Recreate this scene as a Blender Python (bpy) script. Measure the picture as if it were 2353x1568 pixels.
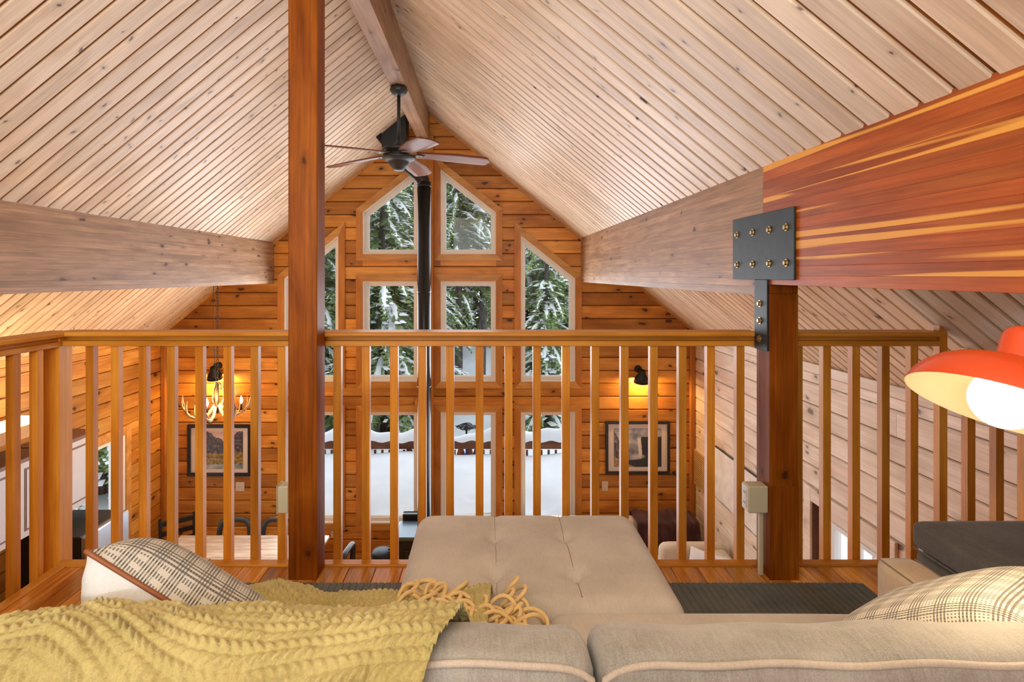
import bpy, bmesh, math, random
import numpy as np
from mathutils import Vector, Matrix, Euler

for o in list(bpy.data.objects):
    bpy.data.objects.remove(o, do_unlink=True)
S = bpy.context.scene
COL = S.collection
R = math.radians
rng = random.Random(7)

# ------------------------------------------------------------------ camera
F, CX, CY, EYE = 1300.0, 1118.0, 632.0, 4.1      # focal length and principal point in pixels, eye height
cd = bpy.data.cameras.new('camera'); cam = bpy.data.objects.new('camera', cd); COL.objects.link(cam)
cd.sensor_width = 36.0; cd.lens = F / 2353.0 * 36.0
cd.shift_x = (1176.5 - CX) / 2353.0; cd.shift_y = -(784.0 - CY) / 2353.0
cd.clip_start = 0.02; cd.clip_end = 400
cam.location = (0, 0, EYE); cam.rotation_euler = (R(90), 0, 0)
S.camera = cam
# ------------------------------------------------------------------ world, light, exposure
w = bpy.data.worlds.new('overcast_sky'); S.world = w; w.use_nodes = True
bg = w.node_tree.nodes['Background']; bg.inputs[0].default_value = (0.86, 0.93, 1.0, 1); bg.inputs[1].default_value = 1.7
S.view_settings.view_transform = 'Standard'; S.view_settings.look = 'None'
S.view_settings.exposure = 0.08; S.view_settings.gamma = 1.0; S.view_settings.use_curve_mapping = False

def area(name, loc, direction, sx, sy, power, col):
    l = bpy.data.lights.new(name, 'AREA'); l.shape = 'RECTANGLE'; l.size = sx; l.size_y = sy
    l.energy = power; l.color = col
    o = bpy.data.objects.new(name, l); COL.objects.link(o); o.location = loc
    o.rotation_euler = Vector(direction).to_track_quat('-Z', 'Y').to_euler()
    return o
def point(name, loc, power, col, r=0.03):
    l = bpy.data.lights.new(name, 'POINT'); l.energy = power; l.color = col; l.shadow_soft_size = r
    o = bpy.data.objects.new(name, l); COL.objects.link(o); o.location = loc
    return o
DAY = (0.88, 0.93, 1.0); WARM = (1.0, 0.60, 0.24); SOFT = (1.0, 0.86, 0.70)
# daylight entering through the gable windows; added fill lights behind the viewer
area('daylight_gable_upper', (-0.80, 7.60, 4.75), (0, -1, 0.05), 1.8, 1.0, 13, DAY)
area('daylight_gable_middle', (-0.80, 7.60, 3.35), (0, -1, 0.0), 4.0, 1.3, 100, DAY)
area('daylight_gable_lower', (-0.80, 7.60, 1.45), (0, -1, 0.1), 4.0, 1.4, 60, DAY)
area('fill_loft_rear', (0.2, -1.45, 5.30), (0.05, 1, -0.30), 2.4, 1.1, 36, (1.0, 0.95, 0.87))  # unseen fill light added behind the viewer to brighten the loft
area('ceiling_fill_rear', (-0.9, -1.40, 4.30), (-0.25, 0.50, 1), 2.0, 0.5, 165, (0.90, 0.97, 1.0))      # unseen fill light added to brighten the ceiling from below
area('daylight_side_door', (2.75, 4.45, 1.1), (-1, 0, 0.1), 0.6, 1.6, 15, DAY)

# ------------------------------------------------------------------ helpers
def P(px, py, y):
    return Vector(((px - CX) / F * y, y, EYE - (py - CY) / F * y))
def PX(px, y): return (px - CX) / F * y
def PZ(py, y): return EYE - (py - CY) / F * y

class MB:
    def __init__(s): s.v = []; s.f = []
    def add(s, vs, fs):
        n = len(s.v); s.v += [tuple(v) for v in vs]; s.f += [tuple(i + n for i in f) for f in fs]; return s
    def box(s, x0, x1, y0, y1, z0, z1):
        vs = [(x, y, z) for x in (x0, x1) for y in (y0, y1) for z in (z0, z1)]
        return s.add(vs, [(0, 1, 3, 2), (4, 6, 7, 5), (0, 4, 5, 1), (2, 3, 7, 6), (0, 2, 6, 4), (1, 5, 7, 3)])
    def cbox(s, x0, x1, y0, y1, z0, z1, c=0.004):
        """box with all edges chamfered"""
        b = bmesh.new(); bmesh.ops.create_cube(b, size=1)
        for v in b.verts: v.co = Vector(((x0+x1)/2 + v.co.x*(x1-x0), (y0+y1)/2 + v.co.y*(y1-y0), (z0+z1)/2 + v.co.z*(z1-z0)))
        c = min(c, abs(x1-x0)*.45, abs(y1-y0)*.45, abs(z1-z0)*.45)
        bmesh.ops.bevel(b, geom=b.edges[:], offset=c, segments=1, affect='EDGES', clamp_overlap=True)
        b.verts.index_update()
        s.add([v.co[:] for v in b.verts], [[v.index for v in f.verts] for f in b.faces]); b.free(); return s
    def prism(s, poly, axis, a, b):
        """poly: 2D points in the two other axes (order x,y,z minus axis), extruded from a to b"""
        n = len(poly)
        def mk(p, t):
            return {'x': (t, p[0], p[1]), 'y': (p[0], t, p[1]), 'z': (p[0], p[1], t)}[axis]
        vs = [mk(p, a) for p in poly] + [mk(p, b) for p in poly]
        fs = [tuple(range(n))[::-1], tuple(range(n, 2*n))] + [(i, (i+1) % n, n + (i+1) % n, n + i) for i in range(n)]
        return s.add(vs, fs)
    def tube(s, pts, r, n=10, cap=True):
        pts = [Vector(p) for p in pts]; m = len(pts)
        rs = r if isinstance(r, (list, tuple)) else [r] * m
        t0 = (pts[1] - pts[0]).normalized()
        ref = Vector((0, 0, 1)) if abs(t0.z) < 0.9 else Vector((1, 0, 0))
        u = t0.cross(ref).normalized(); vs = []
        for i in range(m):
            t = (pts[min(i+1, m-1)] - pts[max(i-1, 0)]).normalized()
            u = (u - t * u.dot(t)); u = u.normalized() if u.length > 1e-6 else t.orthogonal().normalized()
            vv = t.cross(u)
            for k in range(n):
                a = 2*math.pi*k/n; vs.append(pts[i] + (u*math.cos(a) + vv*math.sin(a)) * rs[i])
        fs = [(i*n+k, i*n+(k+1) % n, (i+1)*n+(k+1) % n, (i+1)*n+k) for i in range(m-1) for k in range(n)]
        if cap: fs += [tuple(range(n))[::-1], tuple(range((m-1)*n, m*n))]
        return s.add(vs, fs)
    def lathe(s, prof, n=24, M=None, cap=False):
        """prof: (radius, z) list"""
        M = M or Matrix.Identity(4); vs = []
        for r, z in prof:
            for k in range(n):
                a = 2*math.pi*k/n; vs.append(M @ Vector((r*math.cos(a), r*math.sin(a), z)))
        m = len(prof)
        fs = [(i*n+k, i*n+(k+1) % n, (i+1)*n+(k+1) % n, (i+1)*n+k) for i in range(m-1) for k in range(n)]
        if cap: fs += [tuple(range(n))[::-1], tuple(range((m-1)*n, m*n))]
        return s.add(vs, fs)
    def sphere(s, c, r, n=16, sz=1.0):
        m = n//2 + 1
        prof = [(max(1e-4, math.sin(math.pi*i/(m-1)))*r, -math.cos(math.pi*i/(m-1))*r*sz) for i in range(m)]
        return s.lathe(prof, n, Matrix.Translation(Vector(c)))
    def rbox(s, c, half, r, n=10, fn=None):
        """rounded box made of a mapped cube grid; fn(p)->p deforms it"""
        c = Vector(c); hx, hy, hz = half
        vs = []; fs = []; cache = {}
        def vid(i, j, k):
            key = (i, j, k)
            if key not in cache:
                p = Vector((2*i/n-1, 2*j/n-1, 2*k/n-1))
                p = Vector([math.copysign(abs(t)**0.75, t) for t in p])
                p = Vector((p.x*hx, p.y*hy, p.z*hz))
                q = Vector([max(-(h-r), min(h-r, t)) for t, h in zip(p, half)])
                d = p - q
                p2 = q + d.normalized() * r if d.length > 1e-9 else p
                cache[key] = len(vs); vs.append(p2)
            return cache[key]
        for a in range(n):
            for b in range(n):
                for fixed in (0, n):
                    for ax in range(3):
                        def q(u, v):
                            l = [u, v]; l.insert(ax, fixed); return vid(*l)
                        f = [q(a, b), q(a+1, b), q(a+1, b+1), q(a, b+1)]
                        if (fixed == n) ^ (ax == 1): fs.append(tuple(f))
                        else: fs.append(tuple(f[::-1]))
        if fn: vs = [fn(Vector(v)) for v in vs]
        return s.add([v + c for v in vs], fs)
    def grid(s, pts):
        """pts: 2D list of points"""
        m = len(pts); n = len(pts[0])
        return s.add([p for row in pts for p in row], [(i*n+j, i*n+j+1, (i+1)*n+j+1, (i+1)*n+j) for i in range(m-1) for j in range(n-1)])
    def mesh(s, name, mat, smooth=False, off=(0, 0, 0)):
        me = bpy.data.meshes.new(name)
        v = np.array(s.v, dtype=np.float64).reshape(-1, 3) - np.array(off[:])
        me.from_pydata(v.tolist(), [], s.f)
        me.materials.append(MAT[mat] if isinstance(mat, str) else mat)
        if smooth: me.polygons.foreach_set('use_smooth', [True]*len(me.polygons))
        me.update(); return me
    def build(s, name, mat, parent=None, smooth=False):
        off = wloc(parent) if parent else Vector((0, 0, 0))
        o = bpy.data.objects.new(name, s.mesh(name, mat, smooth, off)); COL.objects.link(o)
        if parent: o.parent = parent
        return o
def wloc(o):
    l = Vector((0, 0, 0))
    while o: l = l + Vector(o.location); o = o.parent
    return l
def B(x0, x1, y0, y1, z0, z1, c=None):
    m = MB(); return m.cbox(x0, x1, y0, y1, z0, z1, c) if c else m.box(x0, x1, y0, y1, z0, z1)
def tag(o, label, cat, group=None, kind=None):
    o['label'] = label; o['category'] = cat
    if group: o['group'] = group
    if kind: o['kind'] = kind
    return o
def thing(name, loc, label, cat, group=None):
    o = bpy.data.objects.new(name, None); COL.objects.link(o); o.location = loc; o.empty_display_size = 0.1
    return tag(o, label, cat, group)
def struct(o): o['kind'] = 'structure'; return o
def stuff(o): o['kind'] = 'stuff'; return o
def dup(o, parent=None):
    c = o.copy(); COL.objects.link(c); c.parent = parent
    for ch in o.children: dup(ch, c)
    return c
def inst(name, me, parent, loc, rot=(0, 0, 0), scale=(1, 1, 1)):
    o = bpy.data.objects.new(name, me); COL.objects.link(o); o.parent = parent
    o.location = loc; o.rotation_euler = rot; o.scale = scale; return o

# ------------------------------------------------------------------ materials
MAT = {}
def nt(name):
    m = bpy.data.materials.new(name); m.use_nodes = True; MAT[name] = m
    t = m.node_tree; b = t.nodes['Principled BSDF']; return m, t, b
class N:
    def __init__(s, t): s.t = t
    def n(s, typ, **kw):
        x = s.t.nodes.new(typ)
        for k, v in kw.items(): setattr(x, k, v)
        return x
    def l(s, a, b): s.t.links.new(a, b)
    def math(s, op, a, b=None, c=None, clamp=False):
        x = s.n('ShaderNodeMath', operation=op, use_clamp=clamp)
        for i, v in enumerate((a, b, c)):
            if v is None: continue
            if hasattr(v, 'is_output'): s.l(v, x.inputs[i])
            else: x.inputs[i].default_value = v
        return x.outputs[0]
    def vmath(s, op, a, b):
        x = s.n('ShaderNodeVectorMath', operation=op)
        for i, v in enumerate((a, b)):
            if hasattr(v, 'is_output'): s.l(v, x.inputs[i])
            else: x.inputs[i].default_value = v
        return x.outputs[0]
    def noise(s, vec, scale, detail=4, rough=0.55, dist=0.0):
        x = s.n('ShaderNodeTexNoise'); x.inputs['Scale'].default_value = scale; x.inputs['Detail'].default_value = detail
        x.inputs['Roughness'].default_value = rough; x.inputs['Distortion'].default_value = dist
        if vec is not None: s.l(vec, x.inputs['Vector'])
        return x.outputs['Fac']
    def ramp(s, fac, stops):
        x = s.n('ShaderNodeValToRGB'); e = x.color_ramp.elements
        while len(e) < len(stops): e.new(0.5)
        for i, (p, c) in enumerate(stops):
            e[i].position = p; e[i].color = (*c, 1) if len(c) == 3 else c
        s.l(fac, x.inputs[0]); return x.outputs[0]
    def mix(s, fac, a, b, mode='MIX'):
        x = s.n('ShaderNodeMix', data_type='RGBA', blend_type=mode)
        for i, v in ((0, fac), (6, a), (7, b)):
            if hasattr(v, 'is_output'): s.l(v, x.inputs[i])
            elif i == 0: x.inputs[0].default_value = v
            else: x.inputs[i].default_value = (*v, 1) if len(v) == 3 else v
        return x.outputs[2]
    def maprange(s, v, a, b, c, d):
        x = s.n('ShaderNodeMapRange'); s.l(v, x.inputs[0])
        for i, k in enumerate((a, b, c, d)): x.inputs[i+1].default_value = k
        return x.outputs[0]
    def bump(s, h, strength, dist=0.01):
        x = s.n('ShaderNodeBump'); x.inputs['Strength'].default_value = strength; x.inputs['Distance'].default_value = dist
        s.l(h, x.inputs['Height']); return x.outputs[0]
    def sep(s, v):
        x = s.n('ShaderNodeSeparateXYZ'); s.l(v, x.inputs[0]); return x.outputs
    def comb(s, a, b, c):
        x = s.n('ShaderNodeCombineXYZ')
        for i, v in enumerate((a, b, c)):
            if hasattr(v, 'is_output'): s.l(v, x.inputs[i])
            else: x.inputs[i].default_value = v
        return x.outputs[0]
    def coord(s): return s.n('ShaderNodeTexCoord').outputs['Object']

def wood(name, dark, mid, light, axis='x', rough=0.45, knot=0.0, knotcol=(0.05, 0.02, 0.008), grain=1.0, var=0.25, band=6.0, streak=None, knotscale=4.0, spec=0.28, knotr=0.13):
    m, t, b = nt(name); g = N(t)
    rnd = g.n('ShaderNodeObjectInfo').outputs['Random']
    off = g.comb(g.math('MULTIPLY', rnd, 37.0), g.math('MULTIPLY', rnd, 91.0), g.math('MULTIPLY', rnd, 53.0))
    c = g.vmath('ADD', g.coord(), off)
    sc = {'x': (0.35, 1, 1), 'y': (1, 0.35, 1), 'z': (1, 1, 0.35)}[axis]
    sf = {'x': (0.03, 1, 1), 'y': (1, 0.03, 1), 'z': (1, 1, 0.03)}[axis]
    sk = {'x': (0.55, 1, 1), 'y': (1, 0.55, 1), 'z': (1, 1, 0.55)}[axis]
    n1 = g.noise(g.vmath('MULTIPLY', c, sc), band, 3, 0.5, 0.6)
    n2 = g.noise(g.vmath('MULTIPLY', c, sf), 120.0, 3, 0.6, 0.0)
    n3 = g.noise(g.vmath('MULTIPLY', c, sf), 35.0, 2, 0.5, 0.2)
    col = g.ramp(n1, [(0.28, dark), (0.5, mid), (0.72, light)])
    gr = g.math('ADD', g.math('MULTIPLY', n2, 0.55), g.math('MULTIPLY', n3, 0.45))
    gv = g.maprange(gr, 0.32, 0.68, 1.0 - 0.40*grain, 1.0 + 0.28*grain)
    bv = g.maprange(rnd, 0.0, 1.0, 1.0 - var, 1.0 + var)
    val = g.math('MULTIPLY', gv, bv)
    vm = g.comb(val, val, val)
    col = g.mix(1.0, col, vm, 'MULTIPLY')
    if streak:
        ss = {'x': (0.02, 1, 1), 'y': (1, 0.02, 1), 'z': (1, 1, 0.02)}[axis]
        n4 = g.noise(g.vmath('MULTIPLY', c, ss), streak[1], 1, 0.4, 0.3)
        col = g.mix(g.maprange(n4, streak[2], streak[2]+0.03, 0, 1), col, streak[0])
    if knot > 0:
        wob = g.n('ShaderNodeTexNoise'); wob.inputs['Scale'].default_value = 9; g.l(c, wob.inputs['Vector'])
        cw = g.vmath('ADD', g.vmath('MULTIPLY', c, sk), g.vmath('MULTIPLY', wob.outputs['Color'], (0.05, 0.05, 0.05)))
        kx, ky, kz = g.sep(cw)
        al, ac = {'x': (kx, g.math('ADD', ky, kz)), 'y': (ky, g.math('ADD', kx, kz)), 'z': (kz, g.math('ADD', kx, ky))}[axis]
        cw = g.comb(al, ac, 0.0)
        vo = g.n('ShaderNodeTexVoronoi'); vo.voronoi_dimensions = '2D'; vo.inputs['Scale'].default_value = knotscale; g.l(cw, vo.inputs['Vector'])
        sel = g.sep(vo.outputs['Color'])[0]
        rad = g.maprange(sel, 1.0 - knot, 1.0, knotr*.35, knotr)
        rad = g.math('MULTIPLY', rad, g.math('GREATER_THAN', sel, 1.0 - knot))
        k = g.math('SUBTRACT', 1.0, g.math('DIVIDE', vo.outputs['Distance'], g.math('MAXIMUM', rad, 0.001)), clamp=True)
        halo = g.math('SUBTRACT', 1.0, g.math('DIVIDE', vo.outputs['Distance'], g.math('MAXIMUM', g.math('MULTIPLY', rad, 2.4), 0.001)), clamp=True)
        col = g.mix(g.math('MULTIPLY', halo, 0.5), col, [x*0.45 for x in dark])
        col = g.mix(g.maprange(k, 0.15, 0.5, 0, 0.92), col, knotcol)
    g.l(col, b.inputs['Base Color']); b.inputs['Roughness'].default_value = rough; b.inputs['Specular IOR Level'].default_value = spec
    g.l(g.bump(gr, 0.12, 0.004), b.inputs['Normal'])
    return m
def plain(name, col, rough=0.5, metal=0.0, var=0.06, nscale=8.0, bump=0.0, bscale=200.0, emit=None, sheen=0.0, coat=0.0):
    m, t, b = nt(name); g = N(t)
    c = g.coord(); n = g.noise(c, nscale, 4)
    v = g.maprange(n, 0.3, 0.7, 1-var, 1+var)
    g.l(g.mix(1.0, col, g.comb(v, v, v), 'MULTIPLY'), b.inputs['Base Color'])
    b.inputs['Roughness'].default_value = rough; b.inputs['Metallic'].default_value = metal
    if bump: g.l(g.bump(g.noise(c, bscale, 2), bump, 0.003), b.inputs['Normal'])
    if emit: b.inputs['Emission Color'].default_value = (*emit[0], 1); b.inputs['Emission Strength'].default_value = emit[1]
    if sheen: b.inputs['Sheen Weight'].default_value = sheen
    if coat: b.inputs['Coat Weight'].default_value = coat
    return m
def fabric(name, col, col2, weave=700.0, rough=0.9, bump=0.5):
    m, t, b = nt(name); g = N(t); c = g.coord()
    n = g.noise(c, 6, 4); f = g.noise(c, weave, 2); st = g.noise(g.vmath('MULTIPLY', c, (1, 0.15, 0.15)), weave*0.5, 2)
    h = g.math('ADD', g.math('MULTIPLY', f, 0.6), g.math('MULTIPLY', st, 0.4))
    k = g.math('ADD', g.math('MULTIPLY', n, 0.5), g.math('MULTIPLY', h, 0.5))
    g.l(g.ramp(k, [(0.35, col2), (0.6, col)]), b.inputs['Base Color'])
    b.inputs['Roughness'].default_value = rough; b.inputs['Sheen Weight'].default_value = 0.2
    g.l(g.bump(h, bump, 0.002), b.inputs['Normal']); return m

wood('siding', (0.4, 0.135, 0.02), (0.62, 0.25, 0.04), (0.74, 0.36, 0.08), 'x', 0.42, knot=0.5, grain=0.7, var=0.34, band=3.5, knotscale=5.0, knotr=0.17)
wood('siding_side', (0.42, 0.15, 0.022), (0.66, 0.29, 0.05), (0.76, 0.39, 0.09), 'y', 0.42, knot=0.5, grain=0.7, var=0.24, band=3.5, knotscale=5.0, knotr=0.17)
wood('siding_daylit', (0.64, 0.5, 0.37), (0.8, 0.67, 0.54), (0.87, 0.76, 0.65), 'y', 0.5, knot=0.45, knotcol=(0.18, 0.12, 0.10), grain=0.5, var=0.10, band=3.5, knotscale=4.5, knotr=0.15)  # same pine as the other walls, paled to imitate daylight on the right wall
wood('ceiling_wood', (0.6, 0.44, 0.295), (0.74, 0.585, 0.42), (0.82, 0.68, 0.52), 'x', 0.38, knot=0.42, knotcol=(0.12, 0.07, 0.05), grain=0.5, var=0.10, band=5, knotscale=7.5, knotr=0.11)
wood('groove_wood', (0.24, 0.085, 0.008), (0.32, 0.12, 0.012), (0.4, 0.16, 0.02), 'x', 0.5, grain=0.4, var=0.0)
wood('wall_groove', (0.10, 0.035, 0.008), (0.14, 0.05, 0.012), (0.18, 0.065, 0.015), 'x', 0.6, grain=0.3, var=0.0)
wood('wall_groove_daylit', (0.16, 0.075, 0.03), (0.2, 0.10, 0.045), (0.25, 0.13, 0.06), 'x', 0.6, grain=0.3, var=0.0)  # groove colour lightened along with the daylight painted into the right wall
wood('beam_pale', (0.3, 0.165, 0.09), (0.4, 0.235, 0.13), (0.48, 0.29, 0.17), 'y', 0.45, knot=0.4, knotcol=(0.08, 0.035, 0.02), grain=0.9, var=0.10, band=5, knotscale=5.0)
wood('beam_lamplit', (0.34, 0.07, 0.014), (0.48, 0.11, 0.021), (0.58, 0.165, 0.035), 'y', 0.38, knot=0.22, knotcol=(0.08, 0.025, 0.012), grain=0.8, var=0.16, band=4, streak=((0.88, 0.42, 0.08), 20.0, 0.575))  # same glulam as the pale beams, reddened to imitate warm lamplight
wood('post_wood', (0.17, 0.038, 0.002), (0.265, 0.066, 0.004), (0.35, 0.104, 0.008), 'z', 0.45, spec=0.12, knot=0.25, knotcol=(0.07, 0.02, 0.006), grain=0.9, var=0.04, band=6)
wood('rail_wood', (0.5, 0.18, 0.016), (0.62, 0.25, 0.025), (0.7, 0.32, 0.045), 'x', 0.35, grain=0.5, var=0.05)
wood('rail_wood_y', (0.5, 0.18, 0.016), (0.62, 0.25, 0.025), (0.7, 0.32, 0.045), 'y', 0.35, grain=0.5, var=0.05)
wood('baluster_wood', (0.46, 0.15, 0.011), (0.62, 0.235, 0.02), (0.72, 0.32, 0.04), 'z', 0.36, grain=0.6, var=0.16, band=5)
wood('trim_wood', (0.52, 0.22, 0.05), (0.64, 0.31, 0.08), (0.72, 0.39, 0.12), 'x', 0.4, grain=0.4, var=0.08)
wood('trim_dark', (0.42, 0.15, 0.025), (0.55, 0.21, 0.038), (0.62, 0.27, 0.06), 'z', 0.42, grain=0.4, var=0.06)
wood('floor_wood', (0.38, 0.11, 0.014), (0.64, 0.26, 0.04), (0.78, 0.39, 0.085), 'y', 0.22, grain=1.3, var=0.24, band=5)
wood('fan_wood', (0.13, 0.045, 0.02), (0.19, 0.068, 0.03), (0.25, 0.10, 0.05), 'x', 0.35, grain=0.8, var=0.0, spec=0.1)
wood('table_wood', (0.50, 0.40, 0.31), (0.66, 0.56, 0.46), (0.76, 0.68, 0.58), 'x', 0.4, grain=1.0, var=0.06, band=8)
wood('deck_wood', (0.13, 0.045, 0.02), (0.19, 0.07, 0.035), (0.25, 0.10, 0.05), 'x', 0.6, grain=0.6, var=0.15)
wood('bark', (0.05, 0.042, 0.036), (0.10, 0.085, 0.075), (0.17, 0.15, 0.135), 'z', 0.9, grain=1.6, var=0.1, band=9)
wood('kitchen_tan', (0.52, 0.33, 0.19), (0.60, 0.40, 0.25), (0.66, 0.46, 0.30), 'z', 0.45, grain=0.5, var=0.05)
plain('vinyl', (0.86, 0.82, 0.75), 0.45, var=0.02)
plain('black_metal', (0.016, 0.017, 0.018), 0.42, 0.4, var=0.1)
plain('pipe_black', (0.012, 0.013, 0.014), 0.32, 0.3, var=0.1)
plain('steel_plate', (0.018, 0.028, 0.034), 0.5, 0.3, var=0.3, nscale=14)
plain('bolt_brass', (0.42, 0.31, 0.15), 0.35, 0.9, var=0.15, nscale=60)
plain('fan_metal', (0.05, 0.055, 0.056), 0.45, 0.5, var=0.1)
plain('lamp_red', (0.78, 0.085, 0.018), 0.28, var=0.02, coat=0.25)
plain('lamp_inside', (0.88, 0.72, 0.44), 0.6, var=0.02)
plain('bulb_glow', (1.0, 0.95, 0.85), 0.4, var=0.0, emit=((1.0, 0.88, 0.68), 3.5))
plain('candle_glow', (1.0, 0.9, 0.7), 0.4, var=0.0, emit=((1.0, 0.66, 0.28), 22.0))
plain('led_glow', (1.0, 0.9, 0.7), 0.4, var=0.0, emit=((1.0, 0.70, 0.30), 8.0))
fabric('sofa_fabric', (0.41, 0.395, 0.345), (0.21, 0.20, 0.168), 420)
fabric('ottoman_fabric', (0.60, 0.555, 0.48), (0.44, 0.395, 0.335), 520)
fabric('arm_fabric', (0.60, 0.47, 0.32), (0.42, 0.31, 0.20), 500)
fabric('welt_fabric', (0.60, 0.53, 0.43), (0.42, 0.36, 0.28), 500)
plain('seam_thread', (0.22, 0.175, 0.13), 0.9)
fabric('grey_suede', (0.16, 0.155, 0.14), (0.095, 0.09, 0.08), 90, bump=0.1)
fabric('rug_fabric', (0.125, 0.135, 0.105), (0.05, 0.058, 0.046), 260, bump=0.9)
fabric('blanket_yellow', (0.54, 0.45, 0.175), (0.34, 0.27, 0.08), 300, bump=0.8)
fabric('fringe_yellow', (0.82, 0.60, 0.27), (0.66, 0.44, 0.16), 300, bump=0.6)
fabric('white_cotton', (0.72, 0.72, 0.70), (0.60, 0.60, 0.585), 300, bump=0.15)
plain('leather_piping', (0.27, 0.085, 0.025), 0.5)
fabric('cream_fabric', (0.66, 0.58, 0.46), (0.50, 0.43, 0.33), 300, bump=0.2)
fabric('mustard_fabric', (0.66, 0.50, 0.10), (0.5, 0.36, 0.06), 300, bump=0.2)
fabric('maroon_fabric', (0.060, 0.010, 0.009), (0.022, 0.004, 0.004), 160, bump=0.5)
plain('snow', (0.83, 0.86, 0.90), 0.75, var=0.05, nscale=2.5, bump=0.25, bscale=6.0)
plain('snow_tree', (0.88, 0.90, 0.93), 0.8, var=0.03)
plain('outlet_cream', (0.62, 0.58, 0.40), 0.45, var=0.02)
plain('white_plastic', (0.80, 0.79, 0.75), 0.4, var=0.01)
plain('switch_cream', (0.70, 0.60, 0.44), 0.45, var=0.01)
plain('dark_slot', (0.03, 0.03, 0.03), 0.6)
plain('frame_black', (0.012, 0.011, 0.011), 0.35, var=0.02)
plain('mat_board', (0.74, 0.66, 0.62), 0.8, var=0.01)
plain('antler', (0.36, 0.24, 0.13), 0.45, var=0.3, nscale=30)
plain('chain_metal', (0.045, 0.035, 0.028), 0.4, 0.8)
plain('chair_black', (0.014, 0.013, 0.013), 0.4)
plain('chair_blue', (0.050, 0.068, 0.080), 0.4)
plain('cabinet_white', (0.58, 0.57, 0.60), 0.45, var=0.03)
plain('cabinet_line', (0.20, 0.095, 0.05), 0.5)
plain('stainless', (0.34, 0.37, 0.42), 0.3, 0.85, var=0.05)
plain('stove_top', (0.09, 0.12, 0.145), 0.3, 0.6, var=0.08)
plain('dark_gap', (0.012, 0.011, 0.010), 0.6)
plain('canvas_white', (0.72, 0.67, 0.60), 0.85, var=0.10, nscale=9, bump=0.9, bscale=14)
plain('grille_paint', (0.58, 0.36, 0.14), 0.5)
plain('door_stain', (0.13, 0.055, 0.032), 0.45, var=0.2)
plain('fabric_orange', (0.75, 0.20, 0.08), 0.6); plain('fabric_blue', (0.06, 0.12, 0.45), 0.6); plain('wire_dark', (0.02, 0.02, 0.022), 0.5)

def mat_needles():
    m, t, b = nt('needles'); g = N(t); c = g.coord(); rnd = g.n('ShaderNodeObjectInfo').outputs['Random']
    n = g.noise(c, 2.2, 5); f = g.noise(c, 26, 2)
    col = g.ramp(g.math('ADD', g.math('MULTIPLY', n, 0.6), g.math('MULTIPLY', f, 0.4)), [(0.32, (0.06, 0.10, 0.04)), (0.5, (0.17, 0.25, 0.085)), (0.66, (0.34, 0.40, 0.15))])
    v = g.maprange(rnd, 0, 1, 0.75, 1.3)
    g.l(g.mix(1.0, col, g.comb(v, v, v), 'MULTIPLY'), b.inputs['Base Color']); b.inputs['Roughness'].default_value = 0.8
mat_needles()
def mat_glass():
    m, t, b = nt('window_glass'); g = N(t); t.nodes.remove(b)
    tr = g.n('ShaderNodeBsdfTransparent'); gl = g.n('ShaderNodeBsdfGlossy'); gl.inputs['Roughness'].default_value = 0.02
    lw = g.n('ShaderNodeLayerWeight'); lw.inputs['Blend'].default_value = 0.5
    fac = g.math('ADD', 0.015, g.math('MULTIPLY', g.math('POWER', lw.outputs['Facing'], 4.0), 0.30))
    mx = g.n('ShaderNodeMixShader'); g.l(fac, mx.inputs[0]); g.l(tr.outputs[0], mx.inputs[1]); g.l(gl.outputs[0], mx.inputs[2])
    g.l(mx.outputs[0], t.nodes['Material Output'].inputs['Surface'])
mat_glass()
def mat_plaid():
    m, t, b = nt('plaid_wool'); g = N(t); x, y, z = g.sep(g.coord())
    def stripes(v, f, d): return g.math('GREATER_THAN', g.math('FRACT', g.math('MULTIPLY', v, f)), d)
    px_ = stripes(x, 160.0, 0.5); pz_ = stripes(z, 160.0, 0.5)
    bx = stripes(x, 21.0, 0.45); bz = stripes(z, 21.0, 0.45)
    fine = g.math('MULTIPLY', px_, 1.0); hound = g.math('MAXIMUM', g.math('MULTIPLY', px_, bx), g.math('MULTIPLY', pz_, bz))
    both = g.math('MULTIPLY', bx, bz)
    k = g.math('ADD', g.math('MULTIPLY', hound, 0.75), g.math('MULTIPLY', g.math('MULTIPLY', px_, pz_), 0.85), clamp=True)
    n = g.noise(g.coord(), 500, 2)
    k2 = g.math('MULTIPLY', k, g.maprange(n, 0.3, 0.7, 0.75, 1.0))
    g.l(g.mix(k2, (0.62, 0.58, 0.50), (0.045, 0.047, 0.038)), b.inputs['Base Color']); b.inputs['Roughness'].default_value = 0.95
    g.l(g.bump(n, 0.4, 0.002), b.inputs['Normal'])
mat_plaid()
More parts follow.
